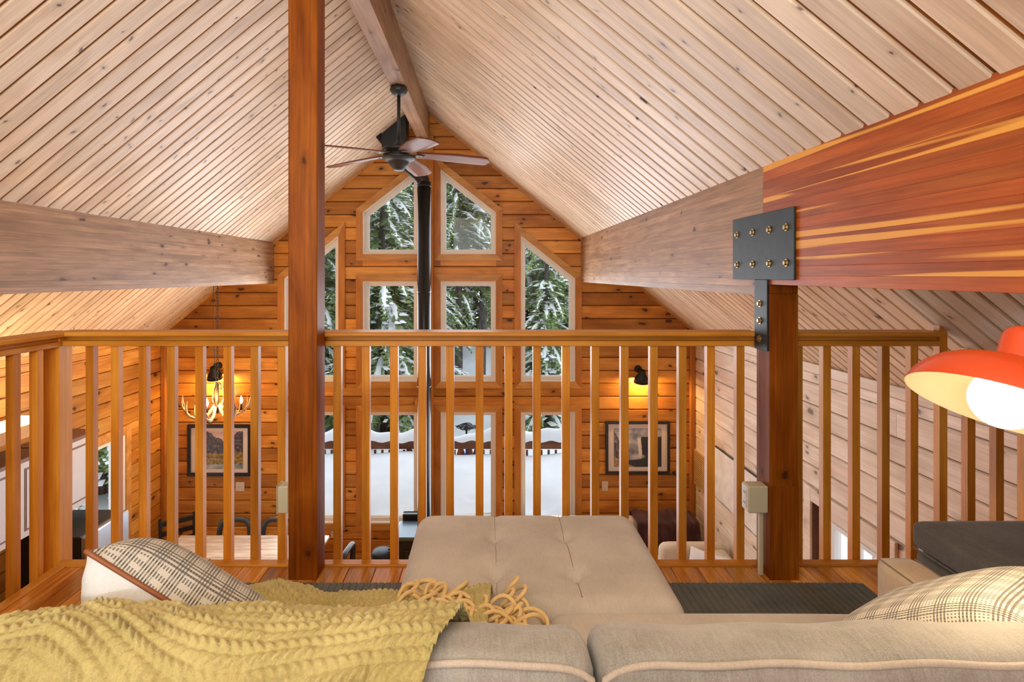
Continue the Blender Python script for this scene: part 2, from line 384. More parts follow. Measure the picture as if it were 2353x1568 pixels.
def mat_art():
    # mountain-and-autumn-bushes print, local x 0..1, z 0..1
    m, t, b = nt('print_mountain'); g = N(t); c = g.coord(); x, y, z = g.sep(c)
    sc = g.vmath('MULTIPLY', c, (1, 0, 1)); n = g.noise(sc, 5, 5); n2 = g.noise(sc, 14, 5, 0.7)
    ux = g.comb(x, 0, 0.3); hz = g.noise(ux, 3.3, 5, 0.6)
    dip = g.math('MULTIPLY', g.math('ABSOLUTE', g.math('SUBTRACT', x, 0.58)), 0.75)
    ridge = g.math('ADD', g.math('ADD', g.math('MULTIPLY', hz, 0.55), 0.48), dip)
    mount = g.math('LESS_THAN', z, ridge)
    sky = g.ramp(n, [(0.35, (0.55, 0.42, 0.38)), (0.65, (0.72, 0.58, 0.50))])
    rock = g.ramp(n2, [(0.32, (0.02, 0.018, 0.025)), (0.5, (0.085, 0.07, 0.085)), (0.68, (0.25, 0.23, 0.27))])
    bush = g.ramp(n2, [(0.33, (0.05, 0.04, 0.02)), (0.5, (0.27, 0.18, 0.04)), (0.68, (0.55, 0.42, 0.12))])
    water = g.ramp(n, [(0.35, (0.10, 0.16, 0.18)), (0.65, (0.48, 0.5, 0.48))])
    col = g.mix(mount, sky, rock)
    col = g.mix(g.math('LESS_THAN', z, g.math('ADD', 0.22, g.math('MULTIPLY', n, 0.42))), col, bush)
    col = g.mix(g.math('LESS_THAN', z, g.math('ADD', 0.05, g.math('MULTIPLY', n2, 0.16))), col, water)
    g.l(col, b.inputs['Base Color']); b.inputs['Roughness'].default_value = 0.3
    m, t, b = nt('print_waterfall'); g = N(t); c = g.coord(); x, y, z = g.sep(c)
    sc = g.vmath('MULTIPLY', c, (1, 0, 1)); n = g.noise(sc, 4, 5); n2 = g.noise(sc, 13, 5, 0.7)
    mist = g.ramp(n, [(0.3, (0.10, 0.11, 0.15)), (0.5, (0.33, 0.34, 0.42)), (0.7, (0.68, 0.66, 0.68))])
    rock = g.ramp(n2, [(0.33, (0.015, 0.013, 0.02)), (0.5, (0.10, 0.085, 0.08)), (0.68, (0.42, 0.36, 0.27))])
    diag = g.math('SUBTRACT', g.math('ADD', 0.95, g.math('MULTIPLY', g.math('SUBTRACT', n2, 0.5), 0.5)), g.math('MULTIPLY', x, 2.3))
    col = g.mix(g.math('LESS_THAN', z, diag), mist, rock)
    rightm = g.math('MULTIPLY', g.math('GREATER_THAN', g.math('ADD', x, g.math('MULTIPLY', n, 0.2)), 0.68), g.math('LESS_THAN', z, 0.78))
    col = g.mix(rightm, col, (0.022, 0.02, 0.018))
    pool = g.math('LESS_THAN', z, g.math('ADD', 0.13, g.math('MULTIPLY', x, 0.13)))
    col = g.mix(pool, col, (0.025, 0.03, 0.035))
    bank = g.math('LESS_THAN', g.math('ADD', z, g.math('MULTIPLY', n2, 0.15)), g.math('SUBTRACT', 0.34, g.math('MULTIPLY', x, 0.62)))
    col = g.mix(bank, col, g.ramp(n2, [(0.35, (0.12, 0.07, 0.03)), (0.65, (0.6, 0.42, 0.22))]))
    fx = g.math('ABSOLUTE', g.math('SUBTRACT', x, g.math('ADD', 0.545, g.math('MULTIPLY', g.math('SUBTRACT', z, 0.5), -0.06))))
    fall = g.math('MULTIPLY', g.math('LESS_THAN', fx, 0.035), g.math('MULTIPLY', g.math('GREATER_THAN', z, 0.26), g.math('LESS_THAN', z, 0.74)))
    col = g.mix(fall, col, (0.80, 0.75, 0.72))
    spray = g.math('SUBTRACT', 1.0, g.math('MULTIPLY', g.math('ADD', g.math('POWER', g.math('ABSOLUTE', g.math('SUBTRACT', x, 0.5)), 2.0), g.math('MULTIPLY', g.math('POWER', g.math('ABSOLUTE', g.math('SUBTRACT', z, 0.27)), 2.0), 6.0)), 30.0), clamp=True)
    col = g.mix(g.math('MULTIPLY', spray, 0.8), col, (0.70, 0.66, 0.64))
    g.l(col, b.inputs['Base Color']); b.inputs['Roughness'].default_value = 0.3
mat_art()

# ------------------------------------------------------------------ the building's numbers (world: x right, y into the room, z up, ground floor z = 0)
YG = 7.80                       # gable wall inner face
XL, XR = -4.46, 2.86            # side walls
RX, RZ, SL = -0.78, EYE + 2.214, 0.82   # ridge and roof slope
LOFT = 2.70                     # loft floor
YB = -1.60                      # rear wall
EAVE = RZ - SL * (XR - RX)
def roof(x): return RZ - SL * abs(x - RX)

# ------------------------------------------------------------------ gable wall: sheathing, boards, windows
K = YG / F
def gx(px): return (px - CX) * K
def gz(py): return EYE - (py - CY) * K
# holes: list of (z, x) polygons given as xl, xr, zb, zl(top at left), zr(top at right)
WIN = []
def win(pl, pr, ptl, ptr, pb, **kw): WIN.append(dict(xl=gx(pl), xr=gx(pr), zl=gz(ptl), zr=gz(ptr), zb=gz(pb), **kw))
win(833, 961, 488, 388, 585)      # upper left
win(1012, 1140, 388, 488, 585)    # upper right
win(833, 961, 646, 646, 878)      # middle left
win(1012, 1140, 646, 646, 878)    # middle right
win(653, 779, 640, 540, 878)      # middle far left (raked)
win(1196, 1322, 540, 640, 878)    # middle far right (raked)
win(833, 961, 946, 946, 1204)
win(1012, 1140, 946, 946, 1204)
win(653, 779, 946, 946, 1204)
win(1196, 1322, 946, 946, 1304, door=True)
def hole_x(h, z):
    """x interval of hole at height z, or None"""
    if z < h['zb'] - 1e-6: return None
    zl, zr, xl, xr = h['zl'], h['zr'], h['xl'], h['xr']
    if z > max(zl, zr) + 1e-6: return None
    if abs(zl - zr) < 1e-6: return (xl, xr)
    if z <= min(zl, zr): return (xl, xr)
    t = (z - zl) / (zr - zl)
    xm = xl + t * (xr - xl)
    return (xl, xm) if zl > zr else (xm, xr)
def wall_pieces(z0, z1, a0, a1, b0, b1, holes):
    """pieces of a row z0..z1; left edge goes a0->a1 (bottom->top), right edge b0->b1"""
    cuts = []
    extra = []
    for h in holes:
        top = max(h['zl'], h['zr']); lo = max(z0, h['zb']); hi = min(z1, top)
        if hi - lo < 0.004: continue
        i0 = hole_x(h, lo + 1e-4); i1 = hole_x(h, hi - 1e-4)
        if not i0: continue
        if not i1: i1 = i0
        cuts.append((i0[0], i1[0], i0[1], i1[1]))
        if lo - z0 > 0.03: extra.append((z0, lo, i0[0], i0[0], i0[1], i0[1]))
        if z1 - hi > 0.03 and abs(h['zl'] - h['zr']) < 1e-6: extra.append((hi, z1, i1[0], i1[0], i1[1], i1[1]))
    cuts.sort(); out = []; la, lb = a0, a1
    for c in cuts:
        if c[0] - la > 0.02 or c[1] - lb > 0.02: out.append((z0, z1, la, lb, c[0], c[1]))
        la, lb = c[2], c[3]
    if b0 - la > 0.02 or b1 - lb > 0.02: out.append((z0, z1, la, lb, b0, b1))
    return out + extra

wall_far = None
def gable():
    global wall_far
    sheath = MB(); pieces = []
    ROW = 29.9 * K; base = gz(582.8)
    k0 = math.floor((0 - base) / ROW)
    z = base + k0 * ROW
    while z < RZ:
        z0, z1 = max(z, 0.0), min(z + ROW, RZ)
        if z1 - z0 > 0.01:
            def span(zz):
                if zz <= EAVE: return XL, XR
                d = (RZ - zz) / SL; return RX - d, RX + d
            (a0, b0), (a1, b1) = span(z0), span(z1)
            for p in wall_pieces(z0, z1, a0, a1, b0, b1, WIN):
                pieces.append(p)
                q0, q1, la, lb, ra, rb = p
                sheath.prism([(la, q0), (ra, q0), (rb, q1), (lb, q1)], 'y', YG + 0.022, YG + 0.16)
        z += ROW
    wall_far = struct(sheath.build('wall_far', 'wall_groove'))
    for (z0, z1, la, lb, ra, rb) in pieces:
        # long rows are broken into boards at staggered joints
        segs = [(la, lb, ra, rb)]
        L = ra - la
        if L > 2.6 and rng.random() < 0.8:
            j = la + L * rng.uniform(0.3, 0.7); segs = [(la, lb, j - .0015, j - .0015), (j + .0015, j + .0015, ra, rb)]
        for (p, q, r_, s_) in segs:
            g_ = 0.0035; c = 0.009
            y0, y1 = YG, YG + 0.024
            fr = [(p, y0, z0+g_+c), (r_, y0, z0+g_+c), (s_, y0, z1-g_-c), (q, y0, z1-g_-c)]
            bk = [(p, y0+c*1.6, z0+g_), (r_, y0+c*1.6, z0+g_), (s_, y0+c*1.6, z1-g_), (q, y0+c*1.6, z1-g_)]
            ba = [(v[0], y1, v[2]) for v in bk]
            m = MB().add(fr + bk + ba, [(0, 1, 2, 3), (4, 5, 1, 0), (5, 6, 2, 1), (6, 7, 3, 2), (7, 4, 0, 3), (8, 9, 5, 4), (9, 10, 6, 5), (10, 11, 7, 6), (11, 8, 4, 7)])
            m.build('board', 'siding', wall_far)
gable()

def side_wall(name, x, sgn, holes, mat, groove):
    """wall at x, room on the -sgn side; boards run along y"""
    ROW = 0.1794; sheath = MB(); ps = []
    top = EAVE; z = 0.0; rows = []
    bounds = [0.0]
    zz = top - 0.16
    rows.append((top - 0.085, top)); rows.append((top - 0.165, top - 0.085))
    zc = top - 0.19; rows.append((zc, top - 0.165))
    while zc > 0.0:
        rows.append((max(0, zc - ROW), zc)); zc -= ROW
    xin, xout = x, x + sgn * 0.15
    for (z0, z1) in rows:
        for p in wall_pieces(z0, z1, YB, YB, YG, YG, holes):
            q0, q1, la, lb, ra, rb = p
            sheath.box(min(x + sgn*.022, xout), max(x + sgn*.022, xout), la, ra, q0, q1); ps.append(p)
    wl = struct(sheath.build(name, groove))
    for i, (z0, z1, la, lb, ra, rb) in enumerate(ps):
        L = ra - la; segs = [(la, ra)]
        if L > 4: j = la + L * rng.uniform(0.25, 0.75); segs = [(la, j - .0015), (j + .0015, ra)]
        prot = 0.0
        if z0 > top - 0.17: prot = -0.03
        elif z1 - z0 < 0.03: prot = -0.045
        for (p, r_) in segs:
            g_ = 0.003 if prot == 0 else 0.001; c = 0.007 if prot == 0 else 0.003
            x0 = x + sgn * prot; x1 = x + sgn * 0.024; xc = x0 + sgn * c * 1.6
            fr = [(x0, p, z0+g_+c), (x0, r_, z0+g_+c), (x0, r_, z1-g_-c), (x0, p, z1-g_-c)]
            bk = [(xc, p, z0+g_), (xc, r_, z0+g_), (xc, r_, z1-g_), (xc, p, z1-g_)]
            ba = [(x1, v[1], v[2]) for v in bk]
            MB().add(fr + bk + ba, [(0, 1, 2, 3), (4, 5, 1, 0), (5, 6, 2, 1), (6, 7, 3, 2), (7, 4, 0, 3), (8, 9, 5, 4), (9, 10, 6, 5), (10, 11, 7, 6), (11, 8, 4, 7)]).build('board', mat, wl)
    return wl
DOORR = dict(xl=4.02, xr=4.97, zl=2.13, zr=2.13, zb=0.0)
DOORL = dict(xl=5.85, xr=6.98, zl=2.14, zr=2.14, zb=0.0)
wall_left = side_wall('wall_left', XL, -1, [DOORL], 'siding_side', 'wall_groove')
wall_right = side_wall('wall_right', XR, 1, [DOORR], 'siding_daylit', 'wall_groove_daylit')
# unseen rear wall; its opening is added to let light in
rw = MB()
rw.prism([(XL, 0), (XR, 0), (XR, LOFT + 0.95), (XL, LOFT + 0.95)], 'y', YB - 0.15, YB)
rw.box(XL, -2.0, YB - 0.15, YB, LOFT + .95, LOFT + 2.95); rw.box(1.4, XR, YB - 0.15, YB, LOFT + .95, LOFT + 2.95)
rw.prism([(XL, LOFT+2.95), (XR, LOFT+2.95), (RX, RZ + 0.1)], 'y', YB - 0.15, YB)
struct(rw.build('wall_rear', 'siding'))

# window units: trim, jamb liner, vinyl frame, glass pane
def ring(m, outer, inner, y0, y1):
    n = len(outer)
    for i in range(n):
        j = (i + 1) % n
        m.prism([outer[i], outer[j], inner[j], inner[i]], 'y', y0, y1)
def offset_poly(h, d):
    """window outline grown by d (negative shrinks)"""
    xl, xr, zb, zl, zr = h['xl'], h['xr'], h['zb'], h['zl'], h['zr']
    s = (zr - zl) / (xr - xl); k = d * math.sqrt(1 + s * s)
    f = lambda x: zl + s * (x - xl) + k
    return [(xl - d, zb - d), (xr + d, zb - d), (xr + d, f(xr + d)), (xl - d, f(xl - d))]
for i, h in enumerate(WIN):
    door = h.get('door')
    nm = 'window_%d' % (i + 1) if not door else 'door_1'
    cx = (h['xl'] + h['xr']) / 2
    root = struct(bpy.data.objects.new(nm, None)); COL.objects.link(root); root.location = (cx, YG, h['zb'])
    o0, o1 = offset_poly(h, 0.085), offset_poly(h, -0.004)
    n = 4
    for e in range(n):      # four mitred trim boards
        j = (e + 1) % n
        MB().prism([o0[e], o0[j], o1[j], o1[e]], 'y', YG - 0.022, YG + 0.012).build('trim_board', 'trim_dark' if e in (1, 3) else 'trim_wood', root)
    m = MB(); ring(m, offset_poly(h, 0.0), offset_poly(h, -0.02), YG - 0.01, YG + 0.17); m.build('jamb_liner', 'vinyl', root)
    m = MB(); ring(m, offset_poly(h, -0.018), offset_poly(h, -0.062), YG + 0.055, YG + 0.15); fr = m.build('window_frame', 'vinyl', root)
    m = MB(); ring(m, offset_poly(h, -0.060), offset_poly(h, -0.072), YG + 0.085, YG + 0.14); m.build('glazing_bead', 'vinyl', fr)
    MB().prism(offset_poly(h, -0.066), 'y', YG + 0.104, YG + 0.110).build('pane', 'window_glass', root)
    if door:
        z = gz(1146)
        B(h['xl'] + .022, h['xl'] + .045, YG + .02, YG + .056, z - .09, z + .09, .006).build('door_handle', 'white_plastic', root)

# ------------------------------------------------------------------ ceiling: deck above, planks below
SLEN = math.hypot(XR - RX, RZ - EAVE) + 0.12
ang = math.atan(SL)
def ceiling(name, side, y_first, pitch):
    nx, nz = (math.sin(ang) * side, math.cos(ang))        # upward normal
    ux, uz = (math.cos(ang) * side, -math.sin(ang))       # down the slope
    m = MB()
    t0, t1 = 0.012, 0.16
    poly = [(RX + nx*t0, RZ + nz*t0), (RX + ux*SLEN + nx*t0, RZ + uz*SLEN + nz*t0), (RX + ux*SLEN + nx*t1, RZ + uz*SLEN + nz*t1), (RX - side*0.1 + nx*t1, RZ + 0.08 + nz*t1)]
    m.prism(poly, 'y', YB - 0.15, YG + 0.5)
    c = struct(m.build(name, 'groove_wood'))
    # the plank: local x down the slope, local y along the ridge, local z up (hidden side)
    wv = pitch - 0.019; ch = 0.0045
    prof = [(-wv/2 + ch, 0), (wv/2 - ch, 0), (wv/2, ch), (wv/2, 0.014), (-wv/2, 0.014), (-wv/2, ch)]
    pm = MB(); pm.prism(prof, 'x', 0.0, SLEN)
    me = pm.mesh('plank', 'ceiling_wood')
    k = math.floor((YB - y_first) / pitch)
    while True:
        y0 = y_first + k * pitch
        if y0 > YG - 0.03: break
        yc = y0 + pitch / 2
        o = inst('plank', me, c, (RX, yc, RZ))
        # rotation: local x -> (ux,0,uz); local z -> (nx,0,nz)
        M = Matrix(((ux, 0, nx), (0, 1 if side > 0 else -1, 0), (uz, 0, nz)))
        o.rotation_euler = M.to_euler()
        k += 1
    return c
ceiling('ceiling_left', -1, 3.411, 0.1235)
ceiling('ceiling_right', 1, 1.4457, 0.1238)
# rake trim where the ceiling meets the gable wall
for sgn, nm in ((-1, 'trim_1'), (1, 'trim_2')):
    m = MB(); x1 = XR if sgn > 0 else XL
    p = [(RX, RZ - .002), (x1, roof(x1) - .002), (x1, roof(x1) - 0.03), (RX, RZ - 0.03)]
    m.prism(p, 'y', YG - 0.03, YG + 0.01); struct(m.build(nm, 'trim_wood'))
# vertical ridge board on the gable wall under the ridge beam, corner trims
struct(B(-0.945, -0.725, YG - 0.10, YG + .01, 0, RZ - 0.3, .006).build('trim_3', 'trim_dark'))
struct(B(XL, XL + .07, YG - 0.07, YG, 0, EAVE, .01).build('trim_4', 'trim_dark'))
struct(B(XR - .07, XR, YG - 0.07, YG, 0, EAVE, .01).build('trim_5', 'trim_dark'))

# ------------------------------------------------------------------ floors
struct(B(XL - .15, XR + .15, YB - .15, YG + .15, -0.25, 0.0).build('floor', 'floor_wood'))
FX0, FX1, FY1 = -2.064, XR, 2.770
lf = struct(B(FX0, FX1, YB, FY1 - 0.012, LOFT - 0.30, LOFT - 0.02).build('floor_loft', 'trim_dark'))
x = FX0; fb = 0
while x < FX1 - 0.01:
    wv = min(0.128, FX1 - x)
    cuts = [YB, rng.uniform(-0.6, 0.6), FY1 - 0.06] if rng.random() < 0.6 else [YB, FY1 - 0.06]
    if rng.random() < 0.35: cuts.insert(-1, rng.uniform(1.5, 2.3))
    for a, b_ in zip(cuts[:-1], cuts[1:]):
        B(x + .0012, x + wv - .0012, a + .0012, b_ - .0012, LOFT - 0.02, LOFT, 0.0022).build('floorboard', 'floor_wood', lf)
    x += wv
B(FX0, FX1, FY1 - 0.058, FY1, LOFT - 0.02, LOFT + 0.009, .006).build('edge_nosing', 'rail_wood', lf)
B(FX0 - 0.0, FX0 + 0.05, YB, FY1 - 0.06, LOFT - 0.018, LOFT + 0.010, .006).build('edge_nosing', 'rail_wood_y', lf)
B(FX0, FX1, FY1 - 0.012, FY1 + 0.012, LOFT - 0.31, LOFT - 0.02, .004).build('fascia', 'rail_wood', lf)

# ------------------------------------------------------------------ beams (glued laminations), posts
def glulam(name, x0, x1, y0, y1, z0, z1, mat, label, lam=0.040, top=None):
    t = thing(name, ((x0+x1)/2, (y0+y1)/2, z0), label, 'beam', 'glued timber roof beams')
    n = max(1, round((z1 - z0) / lam)); hgt = (z1 - z0) / n
    for i in range(n):
        B(x0, x1, y0, y1, z0 + i*hgt, z0 + (i+1)*hgt, 0.0009).build('lamination', mat, t)
    return t
RBX0, RBX1, RBZ = -0.925, -0.775, EYE + 1.82
glulam('ridge_beam', RBX0, RBX1, YB, YG - 0.10, RBZ, RZ + 0.04, 'beam_pale', 'pale ridge beam along the ceiling peak, above the fan', 0.075)
LBX, RBX = -2.93, 1.300
glulam('purlin_beam', LBX - 0.14, LBX, YB, YG, EYE - 0.118, roof(LBX) + 0.02, 'beam_pale', 'pale grey-brown purlin beam on the left, above the chandelier')
YS = 2.66       # splice over the post
glulam('purlin_beam', RBX, RBX + 0.13, YS + 0.001, YG, EYE - 0.098, roof(RBX) + 0.01, 'beam_pale', 'pale far length of right purlin beam, between steel plate and windows')
glulam('purlin_beam', RBX, RBX + 0.13, YB, YS - 0.001, EYE - 0.045, roof(RBX) + 0.01, 'beam_lamplit', 'near length of right purlin beam tinted red as lamplit, with yellow streaks, right of steel plate')
PY0, PY1 = 2.593, 2.722
def post(x0, x1, z1, label, wedge):
    t = thing('timber_post', ((x0+x1)/2, (PY0+PY1)/2, LOFT), label, 'post')
    B(x0, x1, PY0, PY1, LOFT, z1, .004).build('shaft', 'post_wood', t)
    m = MB()
    if wedge: B(x0 - .012, x0 + .02, PY1 - .03, PY1 + .04, LOFT + .0005, LOFT + 0.022, .003).build('shim', 'dark_gap', t)
    return t
pl = post(-0.910, -0.777, RBZ, 'tall reddish-brown timber post running up to the ridge beam', True)
pr = post(1.298, 1.430, EYE - 0.085, 'short reddish-brown timber post under the right beam and steel plate', False)
B(1.301, 1.430, PY0 + 0.004, PY1 - .004, EYE - 0.085, EYE - 0.047, .002).build('cap_block', 'post_wood', pr)
B(1.2965, 1.4315, PY0 - .0015, PY0 + .004, LOFT, LOFT + 0.432, .001).build('lower_scarf', 'post_wood', pr)

# steel T plate with bolts
tp = thing('steel_plate', (1.29, 2.66, EYE - 0.35), 'black steel T-plate with brass bolts joining right beam and post', 'bracket')
B(1.288, 1.297, 2.37, 2.96, EYE - 0.022, EYE + 0.288, .002).build('plate', 'steel_plate', tp)
B(1.288, 1.297, 2.598, 2.722, EYE - 0.352, EYE - 0.022, .002).build('strap', 'steel_plate', tp)
def bolt_mesh():
    m = MB(); M = Matrix.Rotation(R(-90), 4, 'Y')
    m.lathe([(0.001, 0.0), (0.0165, 0.0), (0.0165, 0.003), (0.010, 0.0032)], 18, M)
    m2 = MB(); m2.lathe([(0.0115, 0.003), (0.0115, 0.011), (0.009, 0.0125), (0.001, 0.0125)], 6, M)
    return m.mesh('washer', 'bolt_brass'), m2.mesh('bolt', 'bolt_brass')
wm, bm_ = bolt_mesh()
bl = [(yy, zz) for yy in (2.430, 2.575, 2.735, 2.905) for zz in (EYE + 0.205, EYE + 0.052)] + [(2.665, EYE - 0.135), (2.665, EYE - 0.215), (2.665, EYE - 0.300)]
for yy, zz in bl:
    b_ = inst('bolt', bm_, tp, (1.288 - 1.29, yy - 2.66, zz - (EYE - 0.35))); inst('washer', wm, b_, (0, 0, 0))

# ------------------------------------------------------------------ railings
RY = 2.770; BW = 0.0382
RT = EYE - 0.276
balm = B(-BW/2, BW/2, -BW/2, BW/2, LOFT - 0.12, EYE - 0.345, .0018).mesh('baluster', 'baluster_wood')
def railing(label, x0, x1, balx, y=RY):
    t = thing('guard_rail', ((x0+x1)/2, y + .02, LOFT), label, 'railing', 'loft guard rails')
    yc = y + BW/2
    B(x0, x1, yc - 0.072, yc + 0.072, RT - 0.022, RT, .006).build('handrail', 'rail_wood', t)
    B(x0, x1, yc - 0.004, yc + 0.030, RT - 0.046, RT - 0.022, .001).build('fillet', 'rail_wood', t)
    B(x0, x1, yc - 0.034, yc + 0.030, RT - 0.072, RT - 0.046, .002).build('subrail', 'rail_wood', t)
    for px in balx:
        inst('baluster', balm, t, (PX(px, RY) + BW/2 - (x0+x1)/2, yc - (y + .02), -LOFT))
    return t
b_left = [196, 254, 318, 382.7, 448, 512.8, 575, 637.5]
b_mid = [765.5, 831, 896, 961, 1025, 1093, 1160, 1225, 1292, 1359.5, 1427, 1494, 1560, 1625, 1693]
b_right = [1827, 1892, 1959, 2027, 2093]
railing('orange-brown loft guard rail between corner newel and tall post', PX(136, RY), -0.845, b_left)
railing('long orange-brown loft guard rail between the two timber posts', -0.843, PX(1738, RY), b_mid)
rr = railing('dark shaded guard rail right of the post, meeting the sloped ceiling', PX(1764, RY), PX(2158, RY), b_right)
# balusters that run up to the sloping ceiling beyond the rail's end
for px in (2159, 2223.5, 2289, 2354, 2418):
    xx = PX(px, RY) + BW/2; m = MB(); yc = RY + BW/2
    zt0, zt1 = roof(xx - BW/2) - .004, roof(xx + BW/2) - .004
    m.prism([(xx-BW/2, LOFT-.12), (xx+BW/2, LOFT-.12), (xx+BW/2, zt1), (xx-BW/2, zt0)], 'y', yc - BW/2, yc + BW/2)
    m.build('baluster', 'baluster_wood', rr)
nw = thing('newel_post', (-2.10, 2.775, LOFT), 'square corner newel post of the loft rail', 'post')
B(-2.152, -2.0645, 2.733, 2.823, LOFT - 0.12, RT - 0.022, .003).build('shaft', 'baluster_wood', nw)
t = thing('guard_rail', (-2.10, 0.6, LOFT), 'side guard rail running from corner newel toward the viewer', 'railing', 'loft guard rails')
B(-2.172, -2.028, YB + .02, RY + 0.05, RT - 0.0225, RT - .0005, .006).build('handrail', 'rail_wood_y', t)
B(-2.13, -2.07, YB + .02, 2.733, RT - 0.046, RT - 0.0225, .001).build('fillet', 'rail_wood_y', t)
B(-2.13, -2.058, YB + .02, 2.733, RT - 0.072, RT - 0.046, .002).build('subrail', 'rail_wood_y', t)
yy = 2.62
while yy > YB + 0.1:
    inst('baluster', balm, t, (-2.085 + 2.10, yy - 0.6, -LOFT)); yy -= 0.128

# ------------------------------------------------------------------ ceiling fan
FY = 5.48; FXc = -0.85
fan = thing('ceiling_fan', (FXc, FY, RBZ), 'dark five-blade ceiling fan hanging from the ridge beam', 'fan')
def zf(py): return PZ(py, FY)
T = Matrix.Translation((FXc, FY, 0))
MB().lathe([(0.002, RBZ), (0.082, RBZ), (0.082, RBZ-.015), (0.088, RBZ-.03), (0.075, RBZ-.055), (0.05, RBZ-.075), (0.03, RBZ-.085), (0.002, RBZ-.085)], 28, T).build('canopy', 'fan_metal', fan, True)
MB().tube([(FXc, FY, RBZ - .08), (FXc, FY, zf(330))], 0.0165, 14).build('downrod', 'fan_metal', fan, True)
MB().lathe([(0.02, zf(322)), (0.045, zf(332)), (0.05, zf(336)), (0.155, zf(341)), (0.165, zf(346)), (0.13, zf(349)), (0.105, zf(352)), (0.105, zf(362)), (0.115, zf(366))], 32, T).build('motor_housing', 'fan_metal', fan, True)
MB().lathe([(0.14, zf(358)), (0.165, zf(360)), (0.155, zf(366)), (0.115, zf(371)), (0.100, zf(373)), (0.098, zf(377)), (0.075, zf(383)), (0.055, zf(389)), (0.045, zf(392)), (0.002, zf(393))], 32, T).build('switch_cup', 'fan_metal', fan, True)
ZB = EYE + 1.165
def blade_mesh():
    # local x outward; pitched about x; slight droop
    outl = []; n = 26
    for i in range(n + 1):
        s = i / n; xx = 0.17 + s * 0.72
        wv = 0.064 + 0.042 * min(1, s * 1.9) - 0.012 * max(0, s - .55)
        if s > 0.90: wv *= math.sqrt(max(0.0, 1 - ((s - 0.90) / 0.10) ** 2)) * 0.82 + 0.18 * (1 if s < 1 else 0.3)
        outl.append((xx, wv))
    top = []; bot = []
    tilt = -R(10)
    def pt(xx, yv, dz):
        z = -0.045 * ((xx - .17) / .72) ** 1.3 + dz
        return (xx, yv * math.cos(tilt), z + yv * math.sin(tilt))
    m = MB(); rows_t = []; rows_b = []
    for xx, wv in outl:
        ys = [-wv, -wv*.96, -wv*.5, 0, wv*.5, wv*.96, wv]
        rows_t.append([pt(xx, yv, 0.006 if abs(yv) < wv*.99 else 0) for yv in ys]); rows_b.append([pt(xx, yv, -0.006 if abs(yv) < wv*.99 else 0) for yv in ys])
    m.grid(rows_t); m.grid([r[::-1] for r in rows_b])
    for rr_ in (0, -1): m.add([rows_t[rr_][0], rows_t[rr_][3], rows_t[rr_][-1], rows_b[rr_][-1], rows_b[rr_][3], rows_b[rr_][0]], [(0, 1, 2, 3, 4, 5)])
    a = MB(); a.prism([(0.09, -0.025), (0.20, -0.04), (0.25, -0.018), (0.25, 0.018), (0.20, 0.04), (0.09, 0.025)], 'z', -0.012, -0.003)
    for sx in (0.195, 0.235):
        a.sphere((sx, 0.0, -0.013), 0.007, 8, .5)
    return m.mesh('blade', 'fan_wood', True), a.mesh('blade_iron', 'fan_metal')
bme, ime = blade_mesh()
for a in (-8, 64, 136, 208, 280):
    b_ = inst('blade', bme, fan, (0, 0, ZB - RBZ), (0, 0, -R(a))); inst('blade_iron', ime, b_, (0, 0, 0.0))

# ------------------------------------------------------------------ stove with pipe
SX, SY = PX(974.5, 7.25), 7.25
st = thing('stove_pipe', (SX, SY, 0.85), 'black stove pipe rising to the ceiling box, bent near its top', 'pipe')
zb = PZ(420, SY)
pts = [(SX, SY, 0.855), (SX, SY, zb - .25), (SX, SY, zb)]
ex, ez = PX(906, SY), PZ(352, SY)
elb = [(SX + (ex - SX)*t_, SY, zb + (ez - .03 - zb)*t_) for t_ in (0.0, 0.1, 0.85, 0.97)]
pr_ = 0.0865
MB().tube([(SX, SY, 0.855), (SX, SY, zb + .01)], pr_, 28).build('lower_length', 'pipe_black', st, True)
MB().tube([(SX, SY, zb - .03), (SX - .02, SY, zb + .035), (SX - .06, SY, zb + .085), (ex + .06, SY, ez - .06), (ex + .02, SY, ez), (ex, SY, ez + .06), (ex, SY, ez + .35)], pr_ - .001, 28).build('elbow', 'pipe_black', st, True)
for zz in (zb - .04, PZ(670, SY), PZ(890, SY)):
    MB().lathe([(pr_, zz - .012), (pr_ + .004, zz - .01), (pr_ + .004, zz + .01), (pr_, zz + .012)], 28, Matrix.Translation((SX, SY, 0))).build('joint_band', 'pipe_black', st, True)
m = MB(); hx = 0.16
bx0, bx1 = PX(882, SY), PX(936, SY); zb0 = PZ(344, SY)
m.prism([(bx0, zb0), (bx1, zb0), (bx1, roof(bx1)), (bx0, roof(bx0))], 'y', SY - .15, SY + .15); m.build('ceiling_box', 'black_metal', st)
m = MB(); m.prism([(bx0 - .06, roof(bx0 - .06) - .012), (bx0, roof(bx0) - .012), (bx0, roof(bx0) + 0.0), (bx0 - .06, roof(bx0 - .06) + .0)], 'y', SY - .2, SY + .2); m.build('flange', 'black_metal', st); m = MB()
m.prism([(bx1, roof(bx1) - .012), (bx1 + .06, roof(bx1 + .06) - .012), (bx1 + .06, roof(bx1 + .06)), (bx1, roof(bx1))], 'y', SY - .2, SY + .2); m.build('flange', 'black_metal', st)

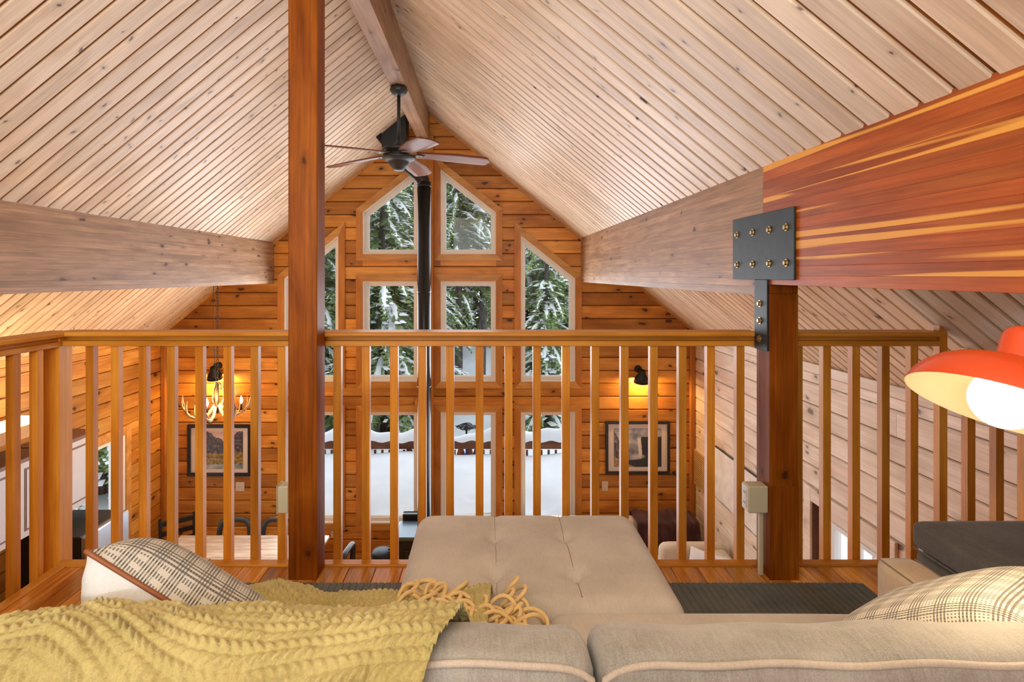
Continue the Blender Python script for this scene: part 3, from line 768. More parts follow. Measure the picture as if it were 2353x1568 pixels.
sv = thing('wood_stove', (SX, 7.2, 0), 'black wood stove on legs at the foot of the pipe', 'stove')
sx0, sx1 = PX(905, 7.0), SX + (SX - PX(905, 7.0))
B(sx0, sx1, 6.99, 7.48, 0.80, 0.85, .012).build('top_plate', 'stove_top', sv)
B(sx0 + .03, sx1 - .03, 7.03, 7.45, 0.18, 0.80, .01).build('firebox', 'black_metal', sv)
d_ = B(sx0 + .12, sx1 - .12, 7.015, 7.03, 0.30, 0.68, .006).build('door', 'black_metal', sv)
B(sx0 + .17, sx1 - .17, 7.010, 7.016, 0.36, 0.62, .003).build('glass', 'stove_top', d_)
for ax in (sx0 + .05, sx1 - .09):
    for ay in (7.05, 7.39): B(ax, ax + .04, ay, ay + .04, 0.001, 0.18, .004).build('leg', 'black_metal', sv)
B(PX(926, 7.55), PX(926, 7.55) + .30, 7.49, 7.60, 0.62, PZ(1182, 7.5), .01).build('heat_shield', 'black_metal', sv)
bk_ = thing('ash_bucket', (-1.33, 7.0, 0), 'black round bin with pale lid beside the stove', 'bin')
T = Matrix.Translation((-1.30, 7.05, 0))
MB().lathe([(0.002, 0.001), (0.11, 0.001), (0.125, 0.62), (0.002, 0.62)], 24, T).build('body', 'chair_black', bk_, False)
MB().lathe([(0.132, 0.615), (0.132, 0.64), (0.11, 0.67), (0.05, 0.685), (0.002, 0.688)], 24, T).build('lid', 'steel_plate', bk_, True)
ft = thing('fire_tools', (-1.175, 6.93, 0), 'thin black fireplace tool stand between the bin and stove', 'tools')
MB().lathe([(0.002, .001), (0.09, .001), (0.08, .02), (0.002, .02)], 16, Matrix.Translation((-1.165, 6.9, 0))).build('base', 'black_metal', ft)
MB().tube([(-1.165, 6.9, .02), (-1.165, 6.9, .80)], .008, 8).build('stand', 'black_metal', ft)
for dx in (-.02, .02):
    MB().tube([(-1.165 + dx, 6.88, .12), (-1.165 + dx, 6.88, .74)], .006, 8).sphere((-1.165 + dx, 6.88, .76), .014, 10).build('tool', 'black_metal', ft)

# ------------------------------------------------------------------ chandelier
CHX, CHY = PX(500, 6.5), 6.5
ch = thing('antler_chandelier', (CHX, CHY, PZ(960, CHY)), 'antler chandelier with candle bulbs hanging over the dining table', 'chandelier')
zc = lambda py: PZ(py, CHY)
ztop = roof(CHX) - .02; z0 = zc(885)
lk = MB(); a_ = MB(); a_.tube([Vector((math.cos(t_)*.011, 0, math.sin(t_)*.02)) for t_ in np.linspace(0, 2*math.pi, 13)], .0032, 6)
lme = a_.mesh('chain_link', 'chain_metal', True)
zz = ztop; i = 0
while zz > z0:
    inst('chain_link', lme, ch, (0, 0, zz - zc(960)), (0, 0, R(90 * (i % 2)))); zz -= .034; i += 1
MB().tube([(CHX - .01, CHY, ztop), (CHX - .05, CHY, ztop - .5), (CHX - .045, CHY, ztop - 1.0), (CHX - .02, CHY, z0 + .03), (CHX, CHY, z0)], .0035, 6).build('cord', 'dark_gap', ch)
MB().lathe([(0.002, ztop + .02), (0.05, ztop + .02), (0.045, ztop - .01), (0.002, ztop - .02)], 16, Matrix.Translation((CHX, CHY, 0))).build('ceiling_cap', 'chain_metal', ch)
MB().tube([(CHX, CHY, z0 + .01), (CHX, CHY, zc(950))], .014, 10).build('stem', 'chain_metal', ch)
def antler(a, rad, zr, seed):
    r_ = random.Random(seed); m = MB()
    ca, sa = math.cos(a), math.sin(a)
    def q(rr_, tt, z): return Vector((CHX + rr_*ca - tt*sa, CHY + rr_*sa + tt*ca, z))
    main = [q(.03, 0, zc(930)), q(.10, .02, zc(953)), q(.20, .05, zc(958)), q(.28, .06, zc(950)), q(.33, .04, zc(936)), q(.355, .0, zc(918)), q(.36, -.03, zc(905))]
    m.tube(main, [.016, .018, .017, .015, .012, .009, .003], 9)
    for i in (2, 3, 4):
        b0 = main[i]; d = (main[i+1] - main[i]).normalized()
        out = Vector((ca, sa, 0)) * .03
        m.tube([b0, b0 + out*.9 + Vector((0, 0, .04)), b0 + out*1.2 + Vector((sa*.03, -ca*.03, .10)), b0 + out + Vector((sa*.04, -ca*.04, .16 + .02*r_.random()))], [.012, .010, .007, .002], 8)
    m.build('antler', 'antler', ch, True)
for i in range(6): antler(i * math.pi/3 + 0.35, .3, 0, i)
for i in range(3):
    a = i * 2.1 + .5; m = MB()
    p_ = [Vector((CHX + .03*math.cos(a), CHY + .03*math.sin(a), zc(935))), Vector((CHX + .075*math.cos(a), CHY + .075*math.sin(a), zc(915))), Vector((CHX + .06*math.cos(a), CHY + .06*math.sin(a), zc(893))), Vector((CHX + .01*math.cos(a), CHY + .01*math.sin(a), zc(878)))]
    m.tube(p_, [.015, .016, .013, .006], 9); m.build('antler', 'antler', ch, True)
for i, (a, rr_) in enumerate(((0.35 + math.pi*.9, .12), (0.35 + 0.15, .25), (2.2, .2), (4.1, .22))):
    bx, by = CHX + rr_*math.cos(a)*1.0, CHY + rr_*math.sin(a)*1.0
    zb_ = zc(948)
    c_ = MB().tube([(bx, by, zb_), (bx, by, zb_ + .075)], .012, 10).build('candle_sleeve', 'chain_metal', ch, True)
    MB().lathe([(.006, zb_ + .075), (.015, zb_ + .09), (.019, zb_ + .11), (.013, zb_ + .135), (.005, zb_ + .155), (.0005, zb_ + .165)], 12, Matrix.Translation((bx, by, 0))).build('bulb', 'candle_glow', c_, True)
point('chandelier_light', (CHX, CHY - .05, zc(915)), 42, WARM, .12)

# ------------------------------------------------------------------ wall sconces and pictures on the gable wall
def sconce(px, py, label):
    xx, zz = gx(px), gz(py); y = YG
    t = thing('wall_sconce', (xx, y, zz), label, 'wall lamp', 'black barn sconces on the gable wall')
    MB().lathe([(0.002, 0), (0.05, 0), (0.05, .015), (0.035, .03), (0.002, .03)], 20, Matrix.Translation((xx, y - .001, zz + .06)) @ Matrix.Rotation(R(90), 4, 'X')).build('backplate', 'black_metal', t, True)
    MB().tube([(xx, y - .03, zz + .06), (xx, y - .08, zz + .10), (xx, y - .13, zz + .10), (xx, y - .15, zz + .065)], .008, 8).build('arm', 'black_metal', t, True)
    M = Matrix.Translation((xx + .01, y - .155, zz)) @ Matrix.Rotation(R(14), 4, 'X')
    MB().lathe([(.022, .075), (.045, .07), (.05, .03), (.055, .01), (.085, -.035), (.105, -.10), (.101, -.10), (.081, -.035), (.05, .008), (.046, .03), (.02, .06)], 28, M).build('shade', 'black_metal', t, True)
    MB().sphere(M @ Vector((0, 0, -.045)), .03, 14).build('bulb', 'bulb_glow', t, True)
    point('sconce_light', M @ Vector((0, -.0, -.085)), 34, WARM, .03)
    return t
sconce(1466, 858, 'black barn sconce on the gable wall above the waterfall print')
sconce(503, 850, 'black barn sconce on the gable wall behind the chandelier')
def picture(p0, p1, q0, q1, mat, label, fw=.045):
    x0, x1, z0, z1 = gx(p0), gx(p1), gz(q1), gz(q0)
    t = thing('framed_print', ((x0+x1)/2, YG, z0), label, 'picture', 'framed prints on the gable wall')
    fo = [(x0, z0), (x1, z0), (x1, z1), (x0, z1)]; fi = [(x0+fw, z0+fw), (x1-fw, z0+fw), (x1-fw, z1-fw), (x0+fw, z1-fw)]
    m = MB(); ring(m, fo, fi, YG - .035, YG - .002); m.build('frame', 'frame_black', t)
    B(x0+fw*.9, x1-fw*.9, YG - .018, YG - .012, z0+fw*.9, z1-fw*.9).build('mat_board', 'mat_board', t)
    mx, mz = .115, .095
    o = inst('print', MB().box(0, 1, -.002, 0, 0, 1).mesh('print', mat), t, (x0 + mx - (x0+x1)/2, -.0182, mz), (0, 0, 0), (x1 - x0 - 2*mx, 1, z1 - z0 - 2*mz))
picture(433, 579, 975, 1093, 'print_mountain', 'black-framed mountain landscape print under the chandelier')
picture(1391, 1538, 968, 1088, 'print_waterfall', 'black-framed waterfall print under the right sconce', .035)
def switchplate(p0, p1, q0, q1, label, n):
    x0, x1, z0, z1 = gx(p0), gx(p1), gz(q1), gz(q0)
    t = thing('switch_plate', ((x0+x1)/2, YG, z0), label, 'light switch')
    B(x0, x1, YG - .010, YG - .001, z0, z1, .003).build('plate', 'switch_cream', t)
    for i in range(n):
        xx = x0 + (x1-x0)*(i+.5)/n; B(xx - .006, xx + .006, YG - .02, YG - .009, (z0+z1)/2 - .012, (z0+z1)/2 + .012, .003).build('toggle', 'white_plastic', t)
switchplate(542, 562, 1108, 1129, 'cream double light switch below the mountain print', 2)
switchplate(1383, 1397, 1106, 1128, 'cream single light switch below the waterfall print', 1)
switchplate(760, 768, 1213, 1236, 'cream outlet plate low on the gable wall beside the dining table', 1)

# ------------------------------------------------------------------ right wall: grille, canvas, door
gr_ = thing('vent_grille', (XR, 7.57, PZ(1115, 7.57)), 'tan slatted vent grille on the right wall near the corner', 'vent')
z0, z1 = EYE - 2.83, EYE - 2.40
m = MB(); 
B(XR - .010, XR - .001, 7.42, 7.72, z0, z1, .002).build('backing', 'dark_slot', gr_)
for i in range(15):
    zz = z0 + .02 + i * (z1 - z0 - .04) / 14; B(XR - .02, XR - .009, 7.435, 7.705, zz - .008, zz + .008, .002).build('slat', 'grille_paint', gr_)
m = MB(); m.box(XR - .022, XR - .001, 7.40, 7.43, z0 - .02, z1 + .02).box(XR - .022, XR - .001, 7.71, 7.74, z0 - .02, z1 + .02).box(XR - .022, XR - .001, 7.43, 7.71, z1, z1 + .02).box(XR - .022, XR - .001, 7.43, 7.71, z0 - .02, z0); m.build('frame', 'grille_paint', gr_)
cv = thing('relief_map', (XR, 6.5, EYE - 2.74), 'large white relief map canvas on the right wall above the sofa', 'map')
B(XR - .034, XR - .010, 5.90, 7.015, EYE - 2.745, EYE - 2.118).build('backing_frame', 'frame_black', cv)
# relief surface
pts = []; rr2 = np.random.RandomState(3)
n1, n2 = 60, 40
hm = np.zeros((n1, n2))
for k in range(60):
    cx_, cy_, s_, a_ = rr2.rand()*n1, rr2.rand()*n2*.55, 1 + 3*rr2.rand(), rr2.rand()*.010
    ii, jj = np.mgrid[0:n1, 0:n2]; hm += a_ * np.exp(-((ii-cx_)**2 + (jj-cy_)**2)/(2*s_*s_))
MB().grid([[(XR - .0345 - min(.02, hm[i, j]), 5.91 + 1.095*i/(n1-1), EYE - 2.735 + .607*j/(n2-1)) for j in range(n2)] for i in range(n1)]).build('relief_surface', 'canvas_white', cv, True)
dr = struct(bpy.data.objects.new('door_2', None)); COL.objects.link(dr); dr.location = (XR, 4.5, 0)
for (a, b_, z0, z1) in ((3.93, 4.03, 0, 2.24), (4.96, 5.06, 0, 2.24), (4.03, 4.96, 2.12, 2.24)):
    B(XR - .024, XR + .0, a, b_, z0, z1, .003).build('casing', 'siding_daylit', dr)
m = MB(); m.box(XR - .005, XR + .15, 4.02, 4.035, 0, 2.13).box(XR - .005, XR + .15, 4.955, 4.97, 0, 2.13).box(XR - .005, XR + .15, 4.035, 4.955, 2.115, 2.13); m.build('jamb', 'door_stain', dr)
m = MB(); m.box(XR + .07, XR + .11, 4.036, 4.14, 0.01, 2.114).box(XR + .07, XR + .11, 4.76, 4.954, 0.01, 2.114).box(XR + .07, XR + .11, 4.14, 4.76, 1.99, 2.114).box(XR + .07, XR + .11, 4.14, 4.76, 0.01, 0.9); m.build('slab', 'siding_daylit', dr)
m = MB(); m.box(XR + .055, XR + .115, 4.12, 4.155, .88, 2.01).box(XR + .055, XR + .115, 4.745, 4.78, .88, 2.01).box(XR + .055, XR + .115, 4.155, 4.745, 1.975, 2.01).box(XR + .055, XR + .115, 4.155, 4.745, .88, .915)
for k in range(1, 4): m.box(XR + .08, XR + .10, 4.155 + k*.1475 - .012, 4.155 + k*.1475 + .012, .915, 1.975)
m.build('lite_frame', 'white_plastic', dr)
B(XR + .088, XR + .092, 4.155, 4.745, .915, 1.975).build('pane', 'window_glass', dr)

# ------------------------------------------------------------------ left wall: glass door, kitchen
dl = struct(bpy.data.objects.new('door_3', None)); COL.objects.link(dl); dl.location = (XL, 6.4, 0)
for (a, b_, z0, z1) in ((5.76, 5.86, 0, 2.24), (6.97, 7.07, 0, 2.24), (5.86, 6.97, 2.13, 2.24)):
    B(XL, XL + .024, a, b_, z0, z1, .003).build('casing', 'trim_wood', dl)
m = MB(); m.box(XL - .15, XL + .01, 5.85, 5.90, 0, 2.14).box(XL - .15, XL + .01, 6.90, 6.98, 0, 2.14).box(XL - .15, XL + .01, 5.90, 6.90, 2.09, 2.14).box(XL - .15, XL + .01, 5.90, 6.90, 0, .08); m.build('door_frame', 'vinyl', dl)
B(XL - .08, XL - .074, 5.90, 6.90, .08, 2.09).build('pane', 'window_glass', dl)
KX = -4.10
def upper_cabinet(y0, y1, label, ndoor):
    t = thing('wall_cabinet', ((XL+KX)/2, (y0+y1)/2, EYE - 2.34), label, 'cabinet', 'white wall cabinets in the kitchen')
    z0, z1 = EYE - 2.34, EYE - 1.66
    B(XL + .001, KX - .022, y0 + .002, y1 - .002, z0, z1, .003).build('carcass', 'cabinet_white', t)
    B(XL + .001, KX + .012, y0 + .002, y1 - .002, z1, z1 + .035, .006).build('crown', 'cabinet_line', t)
    wv = (y1 - y0) / ndoor
    for i in range(ndoor):
        a, b_ = y0 + i*wv + .004, y0 + (i+1)*wv - .004
        d = B(KX - .021, KX, a, b_, z0 + .004, z1 - .004, .003).build('door', 'cabinet_white', t)
        B(KX - .0005, KX + .004, a + .055, b_ - .055, z0 + .06, z1 - .06, .002).build('panel_bead', 'cabinet_line', d)
        B(KX + .0035, KX + .008, a + .072, b_ - .072, z0 + .078, z1 - .078, .002).build('panel', 'cabinet_white', d)
upper_cabinet(4.62, 5.30, 'white wall cabinet with dark-lined panel, nearer the viewer', 2)
upper_cabinet(5.32, 5.98, 'white wall cabinet above the stainless fridge', 1)
fr_ = thing('refrigerator', (-4.10, 5.4, 0), 'stainless steel refrigerator below the white wall cabinet', 'refrigerator')
B(XL + .03, -3.83, 5.33, 5.97, 0.02, EYE - 2.475, .01).build('body', 'dark_gap', fr_)
d_ = B(-3.829, -3.77, 5.33, 5.97, 0.72, EYE - 2.475, .012).build('upper_door', 'stainless', fr_)
B(-3.769, -3.735, 5.38, 5.40, 0.8, 1.4, .008).build('handle', 'stainless', d_)
d_ = B(-3.829, -3.77, 5.33, 5.97, 0.05, 0.70, .012).build('freezer_drawer', 'stainless', fr_)
B(-3.769, -3.735, 5.40, 5.90, 0.63, 0.65, .008).build('handle', 'stainless', d_)
bc = thing('base_cabinet', (-4.15, 4.6, 0), 'white kitchen base cabinet with pale worktop at far left', 'cabinet')
B(XL + .001, -3.86, 3.9, 5.31, 0.1, 0.88, .004).build('carcass', 'cabinet_white', bc)
B(XL + .001, -3.82, 3.9, 5.31, 0.88, 0.92, .006).build('worktop', 'kitchen_tan', bc)
for i in range(3):
    a = 3.91 + i*.465; d_ = B(-3.86, -3.838, a, a + .455, .12, .66, .004).build('door', 'cabinet_white', bc); B(-3.838, -3.81, a + .2, a + .25, .6, .61, .003).build('knob', 'black_metal', d_)
    d_ = B(-3.86, -3.838, a, a + .455, .68, .87, .004).build('drawer', 'cabinet_white', bc); B(-3.838, -3.81, a + .2, a + .25, .77, .78, .003).build('knob', 'black_metal', d_)
lg = thing('display_ledge', (-4.2, 4.4, EYE - 1.45), 'long wooden ledge above the cabinets with a glowing light strip', 'shelf')
B(XL + .001, KX + .04, 3.2, 5.32, EYE - 1.44, EYE - 1.33, .004).build('board', 'trim_wood', lg)
B(XL + .10, KX + .02, 3.2, 5.30, EYE - 1.33, EYE - 1.318, .002).build('light_strip', 'led_glow', lg)
area('ledge_light', (XL + .2, 4.3, EYE - 1.30), (0.1, 0, 1), .12, 2.0, 8, (1.0, .64, .20))
mw = thing('coffee_maker', (-4.0, 5.05, .92), 'small black coffee maker on the kitchen worktop', 'appliance')
B(-4.2, -3.95, 4.95, 5.2, .921, 1.28, .02).build('body', 'chair_black', mw); B(-3.95, -3.90, 5.0, 5.15, .921, 1.0, .01).build('drip_tray', 'stainless', mw)

# ------------------------------------------------------------------ dining table and chairs
tz = EYE - 3.35
dt = thing('dining_table', (-2.97, 6.8, 0), 'pale whitewashed plank dining table under the chandelier', 'table')
TX0, TX1, TY0, TY1 = -3.93, -2.02, 6.30, 7.28
nb = 5
for i in range(nb):
    a = TY0 + (TY1-TY0)*i/nb; b_ = TY0 + (TY1-TY0)*(i+1)/nb
    B(TX0, TX1, a + .001, b_ - .001, tz - .035, tz, .006).build('plank', 'table_wood', dt)
for ax in (TX0 + .08, TX1 - .15):
    for ay in (TY0 + .08, TY1 - .15): B(ax, ax + .07, ay, ay + .07, .001, tz - .036, .006).build('leg', 'table_wood', dt)
m = MB(); m.box(TX0+.1, TX1-.1, TY0+.10, TY0+.125, tz-.12, tz-.036).box(TX0+.1, TX1-.1, TY1-.125, TY1-.10, tz-.12, tz-.036); m.build('apron', 'table_wood', dt)
def bent_chair(loc, rz, mat, label):
    t = thing('dining_chair', loc, label, 'chair', 'chairs around the dining table')
    # local: faces +y (front), back at -y
    L0 = Vector(loc)
    def bl(m, n, mm=mat, sm=True):
        me = m.mesh(n, mm, sm); return inst(n, me, t, (0, 0, 0))
    seat = MB().rbox((0, .02, .455), (.22, .21, .018), .016, 8); bl(seat, 'seat')
    arc = []
    for i in range(19):
        a = math.pi * i / 18; cxp = math.cos(a)
        s_ = math.copysign(abs(cxp) ** 0.45, cxp)
        arc.append((-.205 * s_, -.20 - .03*math.sin(a), .55 + (.86 - .55) * math.sin(a) ** 0.55))
    bl(MB().tube([(-.205, -.19, .44)] + arc + [(.205, -.19, .44)], .034, 10), 'back_hoop')
    for sx in (-1, 1):
        bl(MB().tube([(sx*.205, -.19, .45), (sx*.215, -.23, .005)], .016, 8), 'leg'); bl(MB().tube([(sx*.19, .19, .45), (sx*.205, .22, .005)], .016, 8), 'leg')
    t.rotation_euler = (0, 0, rz); return t
def ladder_chair(loc, rz, mat, label):
    t = thing('dining_chair', loc, label, 'chair', 'chairs around the dining table')
    def bl(m, n): return inst(n, m.mesh(n, mat), t, (0, 0, 0))
    bl(B(-.21, .21, -.19, .22, .43, .46, .006), 'seat')
    for sx in (-1, 1):
        bl(MB().tube([(sx*.195, -.19, .001), (sx*.195, -.19, .45), (sx*.20, -.235, .93)], .019, 8), 'back_post'); bl(B(sx*.19 - .018, sx*.19 + .018, .17, .206, .001, .43, .003), 'leg')
    for zz in (.58, .70, .83): bl(B(-.19, .19, -.24, -.215, zz, zz + .065, .004), 'slat')
    for sx in (-1, 1): bl(B(sx*.19 - .01, sx*.19 + .01, -.19, .18, .2, .225, .003), 'stretcher')
    t.rotation_euler = (0, 0, rz); return t
yb = 7.20
ladder_chair((-3.93, 7.26, 0), R(-143), 'chair_black', 'black ladder-back chair at the left end of the dining table')
bent_chair((PX(541, 7.5), 7.27, 0), R(180), 'chair_blue', 'blue-grey hoop-back chair behind the table, nearer the chandelier')
bent_chair((PX(641, 7.5), 7.27, 0), R(180), 'chair_blue', 'blue-grey hoop-back chair behind the table, partly hidden by tall post')
bent_chair((-1.86, 6.72, 0), R(84), 'chair_black', 'black hoop-back chair at the right end of the dining table')
bent_chair((PX(600, 6.1), 6.30, 0), R(0), 'chair_black', 'black hoop-back chair on the near side of the table')

# ------------------------------------------------------------------ downstairs sofas, throw, pillow
ds = thing('living_sofa', (1.5, 7.3, 0), 'cream sofa downstairs below the gable windows', 'sofa', 'cream sofas downstairs')
B(.36, 2.70, 6.75, 7.60, .12, .42, .03).build('base', 'cream_fabric', ds)
MB().rbox((1.53, 7.50, .60), (1.17, .12, .29), .09, 10).build('backrest', 'cream_fabric', ds, True)
for i in range(2): MB().rbox((.36 + .585 + i*1.17, 7.08, .49), (.58, .33, .085), .06, 10).build('seat_cushion', 'cream_fabric', ds, True)
MB().rbox((.45, 7.18, .40), (.11, .42, .29), .08, 8).build('armrest', 'cream_fabric', ds, True)
d2 = thing('living_sofa', (2.4, 5.9, 0), 'cream sofa downstairs along the right wall', 'sofa', 'cream sofas downstairs')
B(1.95, 2.80, 4.9, 6.70, .12, .42, .03).build('base', 'cream_fabric', d2)
MB().rbox((2.68, 5.80, .62), (.11, .90, .30), .08, 10).build('backrest', 'cream_fabric', d2, True)
MB().rbox((2.42, 6.63, .74), (.40, .11, .22), .10, 10).build('armrest', 'cream_fabric', d2, True)
for i in range(2): MB().rbox((2.27, 5.35 + i*.88, .49), (.32, .43, .085), .06, 8).build('seat_cushion', 'cream_fabric', d2, True)
def cushion_fn(c, half, M, name, mat, parent=None, label=None, cat=None, group=None):
    pass
def pillow_mesh(w_, h_, d_, n=28, pin=0.10):
    """front and back half shells, local x,z in plane, +y is front"""
    def sh(sg):
        rows = []
        for i in range(n + 1):
            row = []
            for j in range(n + 1):
                u, v = 2*i/n - 1, 2*j/n - 1
                prof = (max(0, 1 - u**4) ** .6) * (max(0, 1 - v**4) ** .6)
                sx = 1 - pin * (1 - v*v) * abs(u)**3 * 0 - pin * (1 - abs(v)**2.2) * (abs(u) ** 2)
                sz = 1 - pin * (1 - abs(u)**2.2) * (abs(v) ** 2)
                row.append((u * w_/2 * (1 - pin*(1 - v*v)*.5*abs(u)), sg * d_/2 * prof, v * h_/2 * (1 - pin*(1 - u*u)*.5*abs(v))))
            rows.append(row)
        return rows
    f, b_ = sh(1), sh(-1)
    edge = [f[i][0] for i in range(n+1)] + [f[n][j] for j in range(1, n+1)] + [f[i][n] for i in range(n-1, -1, -1)] + [f[0][j] for j in range(n-1, -1, -1)]
    return f, b_, edge
def pillow(name, M, w_, h_, d_, mf, mb_, piping, label, group=None):
    t = thing(name, M.to_translation(), label, 'pillow', group); t.rotation_euler = M.to_euler()
    f, b_, e = pillow_mesh(w_, h_, d_)
    a = MB(); a.grid([r[::-1] for r in f]); inst('front_cover', a.mesh('front_cover', mf, True), t, (0, 0, 0))
    a = MB(); a.grid(b_); inst('back_cover', a.mesh('back_cover', mb_, True), t, (0, 0, 0))
    if piping: a = MB(); a.tube(e, .0045, 8); inst('piping', a.mesh('piping', piping, True), t, (0, 0, 0))
    return t
def frame(loc, n, up):
    n = Vector(n).normalized(); up = Vector(up); z = (up - n * up.dot(n)).normalized(); x = n.cross(z)
    M = Matrix((x, n, z)).transposed().to_4x4(); M.translation = Vector(loc); return M
pillow('throw_pillow', frame((.60, 7.22, .72), (0, -1, .25), (.35, 0, 1)), .45, .45, .16, 'mustard_fabric', 'mustard_fabric', None, 'mustard pillow peeking above the ottoman, on the downstairs sofa')
pillow('throw_pillow', frame((2.42, 6.18, .80), (-.7, -.5, .3), (0, .1, 1)), .5, .5, .17, 'white_cotton', 'white_cotton', None, 'white pillow on the downstairs sofa by the right wall')
# maroon throw over the downstairs sofa's corner
rs = np.random.RandomState(5); rows = []
nx_, ny_ = 50, 44
for i in range(nx_ + 1):
    row = []
    for j in range(ny_ + 1):
        xx = 1.93 + .80 * i / nx_; s_ = j / ny_        # s: from rear of backrest over top and down the front
        L = s_ * 1.3
        if L < .22: yy, zz = 7.62, .72 + L
        elif L < .55: yy, zz = 7.62 - (L - .22), .935 - .04*((L-.22)/.33)**2
        else: yy, zz = 7.29 - (L - .55) * .35, .895 - (L - .55) * .78
        wr = .018*math.sin(xx*31 + 2.2*math.sin(L*4)) + .012*math.sin(xx*57 + L*6) + .012*math.sin(L*17 + xx*9)
        row.append((xx, yy - max(0, wr) * (1 if L > .5 else .2) - (0.03 if L > .5 else 0), zz + .012 + wr * .6))
    rows.append(row)
th = tag(MB().grid(rows).build('throw_blanket', 'maroon_fabric', None, True), 'dark maroon throw draped over the downstairs sofa back', 'blanket')
sm_ = th.modifiers.new('thick', 'SOLIDIFY'); sm_.thickness = .012
# ------------------------------------------------------------------ outlet boxes on the posts
ob = thing('outlet_box', (1.25, 2.63, 3.0), 'cream outlet box with white receptacle on the left side of right post', 'outlet', 'outlet boxes on the posts')
z0, z1 = EYE - 1.098, EYE - .974
B(1.206, 1.2965, 2.602, 2.672, z0, z1, .004).build('box', 'outlet_cream', ob)
B(1.2035, 1.2065, 2.606, 2.668, z0 + .006, z1 - .006, .002).build('cover_plate', 'white_plastic', ob)
for zz in (z0 + .038, z1 - .038):
    B(1.2010, 1.2040, 2.620, 2.654, zz - .018, zz + .018, .004).build('receptacle', 'white_plastic', ob)
    for dy in (-.007, .007): B(1.2004, 1.2012, 2.637 + dy - .0015, 2.637 + dy + .0015, zz - .004, zz + .008).build('slot', 'dark_slot', ob)
B(1.268, 1.2875, 2.628, 2.650, LOFT + .001, z0, .003).build('conduit', 'outlet_cream', ob)
ob2 = thing('outlet_box', (-.94, 2.63, 3.0), 'cream outlet box on the left side of tall post', 'outlet', 'outlet boxes on the posts')
B(-.962, -.9115, 2.60, 2.668, z0, z1, .004).build('box', 'outlet_cream', ob2)
B(-.9655, -.962, 2.598, 2.670, z0 - .003, z1 + .004, .0015).build('cover_plate', 'outlet_cream', ob2)

# ------------------------------------------------------------------ loft rug, ottoman
RGX0, RGX1, RGY0, RGY1 = -1.36, 1.70, .35, 2.555
rug = thing('area_rug', ((RGX0+RGX1)/2, 1.45, LOFT), 'dark grey-green ribbed rug under the loft sofa and ottoman', 'rug')
B(RGX0, RGX1, RGY0, RGY1, LOFT + .0005, LOFT + .008, .004).build('backing', 'rug_fabric', rug)
m = MB(); xx = RGX0 + .004; prof = []
while xx < RGX1 - .03:      # woven ribs running away from the viewer
    m.prism([(xx, LOFT + .0078), (xx + .026, LOFT + .0078), (xx + .023, LOFT + .0125), (xx + .003, LOFT + .0125)], 'y', RGY0 + .004, RGY1 - .004); xx += .030
stuff(m.build('ribs', 'rug_fabric', rug))

ot = thing('ottoman', (.155, 1.94, LOFT), 'square tufted beige ottoman in front of the loft sofa', 'ottoman')
OX, OY, OZ = .155, 1.945, LOFT + .455
OHX, OHY = .435, .325
tuft = [(.027 - OX, 2.055 - OY), (.027 - OX, 1.80 - OY), (.287 - OX, 2.055 - OY), (.287 - OX, 1.80 - OY)]
def ofn(v):
    if v.z > 0:
        puff = .020 * (1 - (v.x/OHX)**2) * (1 - (v.y/OHY)**2); d = 0
        for tx, ty in tuft: d += .024 * math.exp(-((v.x-tx)**2 + (v.y-ty)**2) / (2*.026**2)) + .020 * math.exp(-((v.x-tx)**2 + (v.y-ty)**2) / (2*.09**2))
        d += .006 * sum(math.exp(-((v.x - sx)**2) / (2*.010**2)) for sx in (.027 - OX, .287 - OX))
        v.z += puff - d
    s_ = 1 - .035 * max(0, v.z) / .08
    v.x *= s_; v.y *= s_
    return v
MB().rbox((OX, OY, OZ - .085), (OHX, OHY, .085), .055, 56, ofn).build('cushion_top', 'ottoman_fabric', ot, True)
B(OX - OHX + .01, OX + OHX - .01, OY - OHY + .01, OY + OHY - .01, LOFT + .10, OZ - .165, .015).build('base', 'ottoman_fabric', ot)
def otop(x_, y_):
    v = ofn(Vector((x_ - OX, y_ - OY, .085))); return OZ - .085 + v.z
for sx in (.027, .287):
    path = [(OX + (sx - OX)*.965, OY + (yy - OY)*.965, otop(sx, yy) + .0012) for yy in np.linspace(1.66, 2.235, 40)]
    MB().tube(path, .0012, 6).build('seam', 'seam_thread', ot)
for tx, ty in tuft: MB().sphere((OX + tx*.965, OY + ty*.965, otop(OX + tx, OY + ty) + .002), .009, 10, .5).build('button', 'ottoman_fabric', ot, True)
for ax in (OX - OHX + .05, OX + OHX - .09):
    for ay in (OY - OHY + .05, OY + OHY - .09): B(ax, ax + .04, ay, ay + .04, LOFT + .013, LOFT + .10, .003).build('leg', 'door_stain', ot)

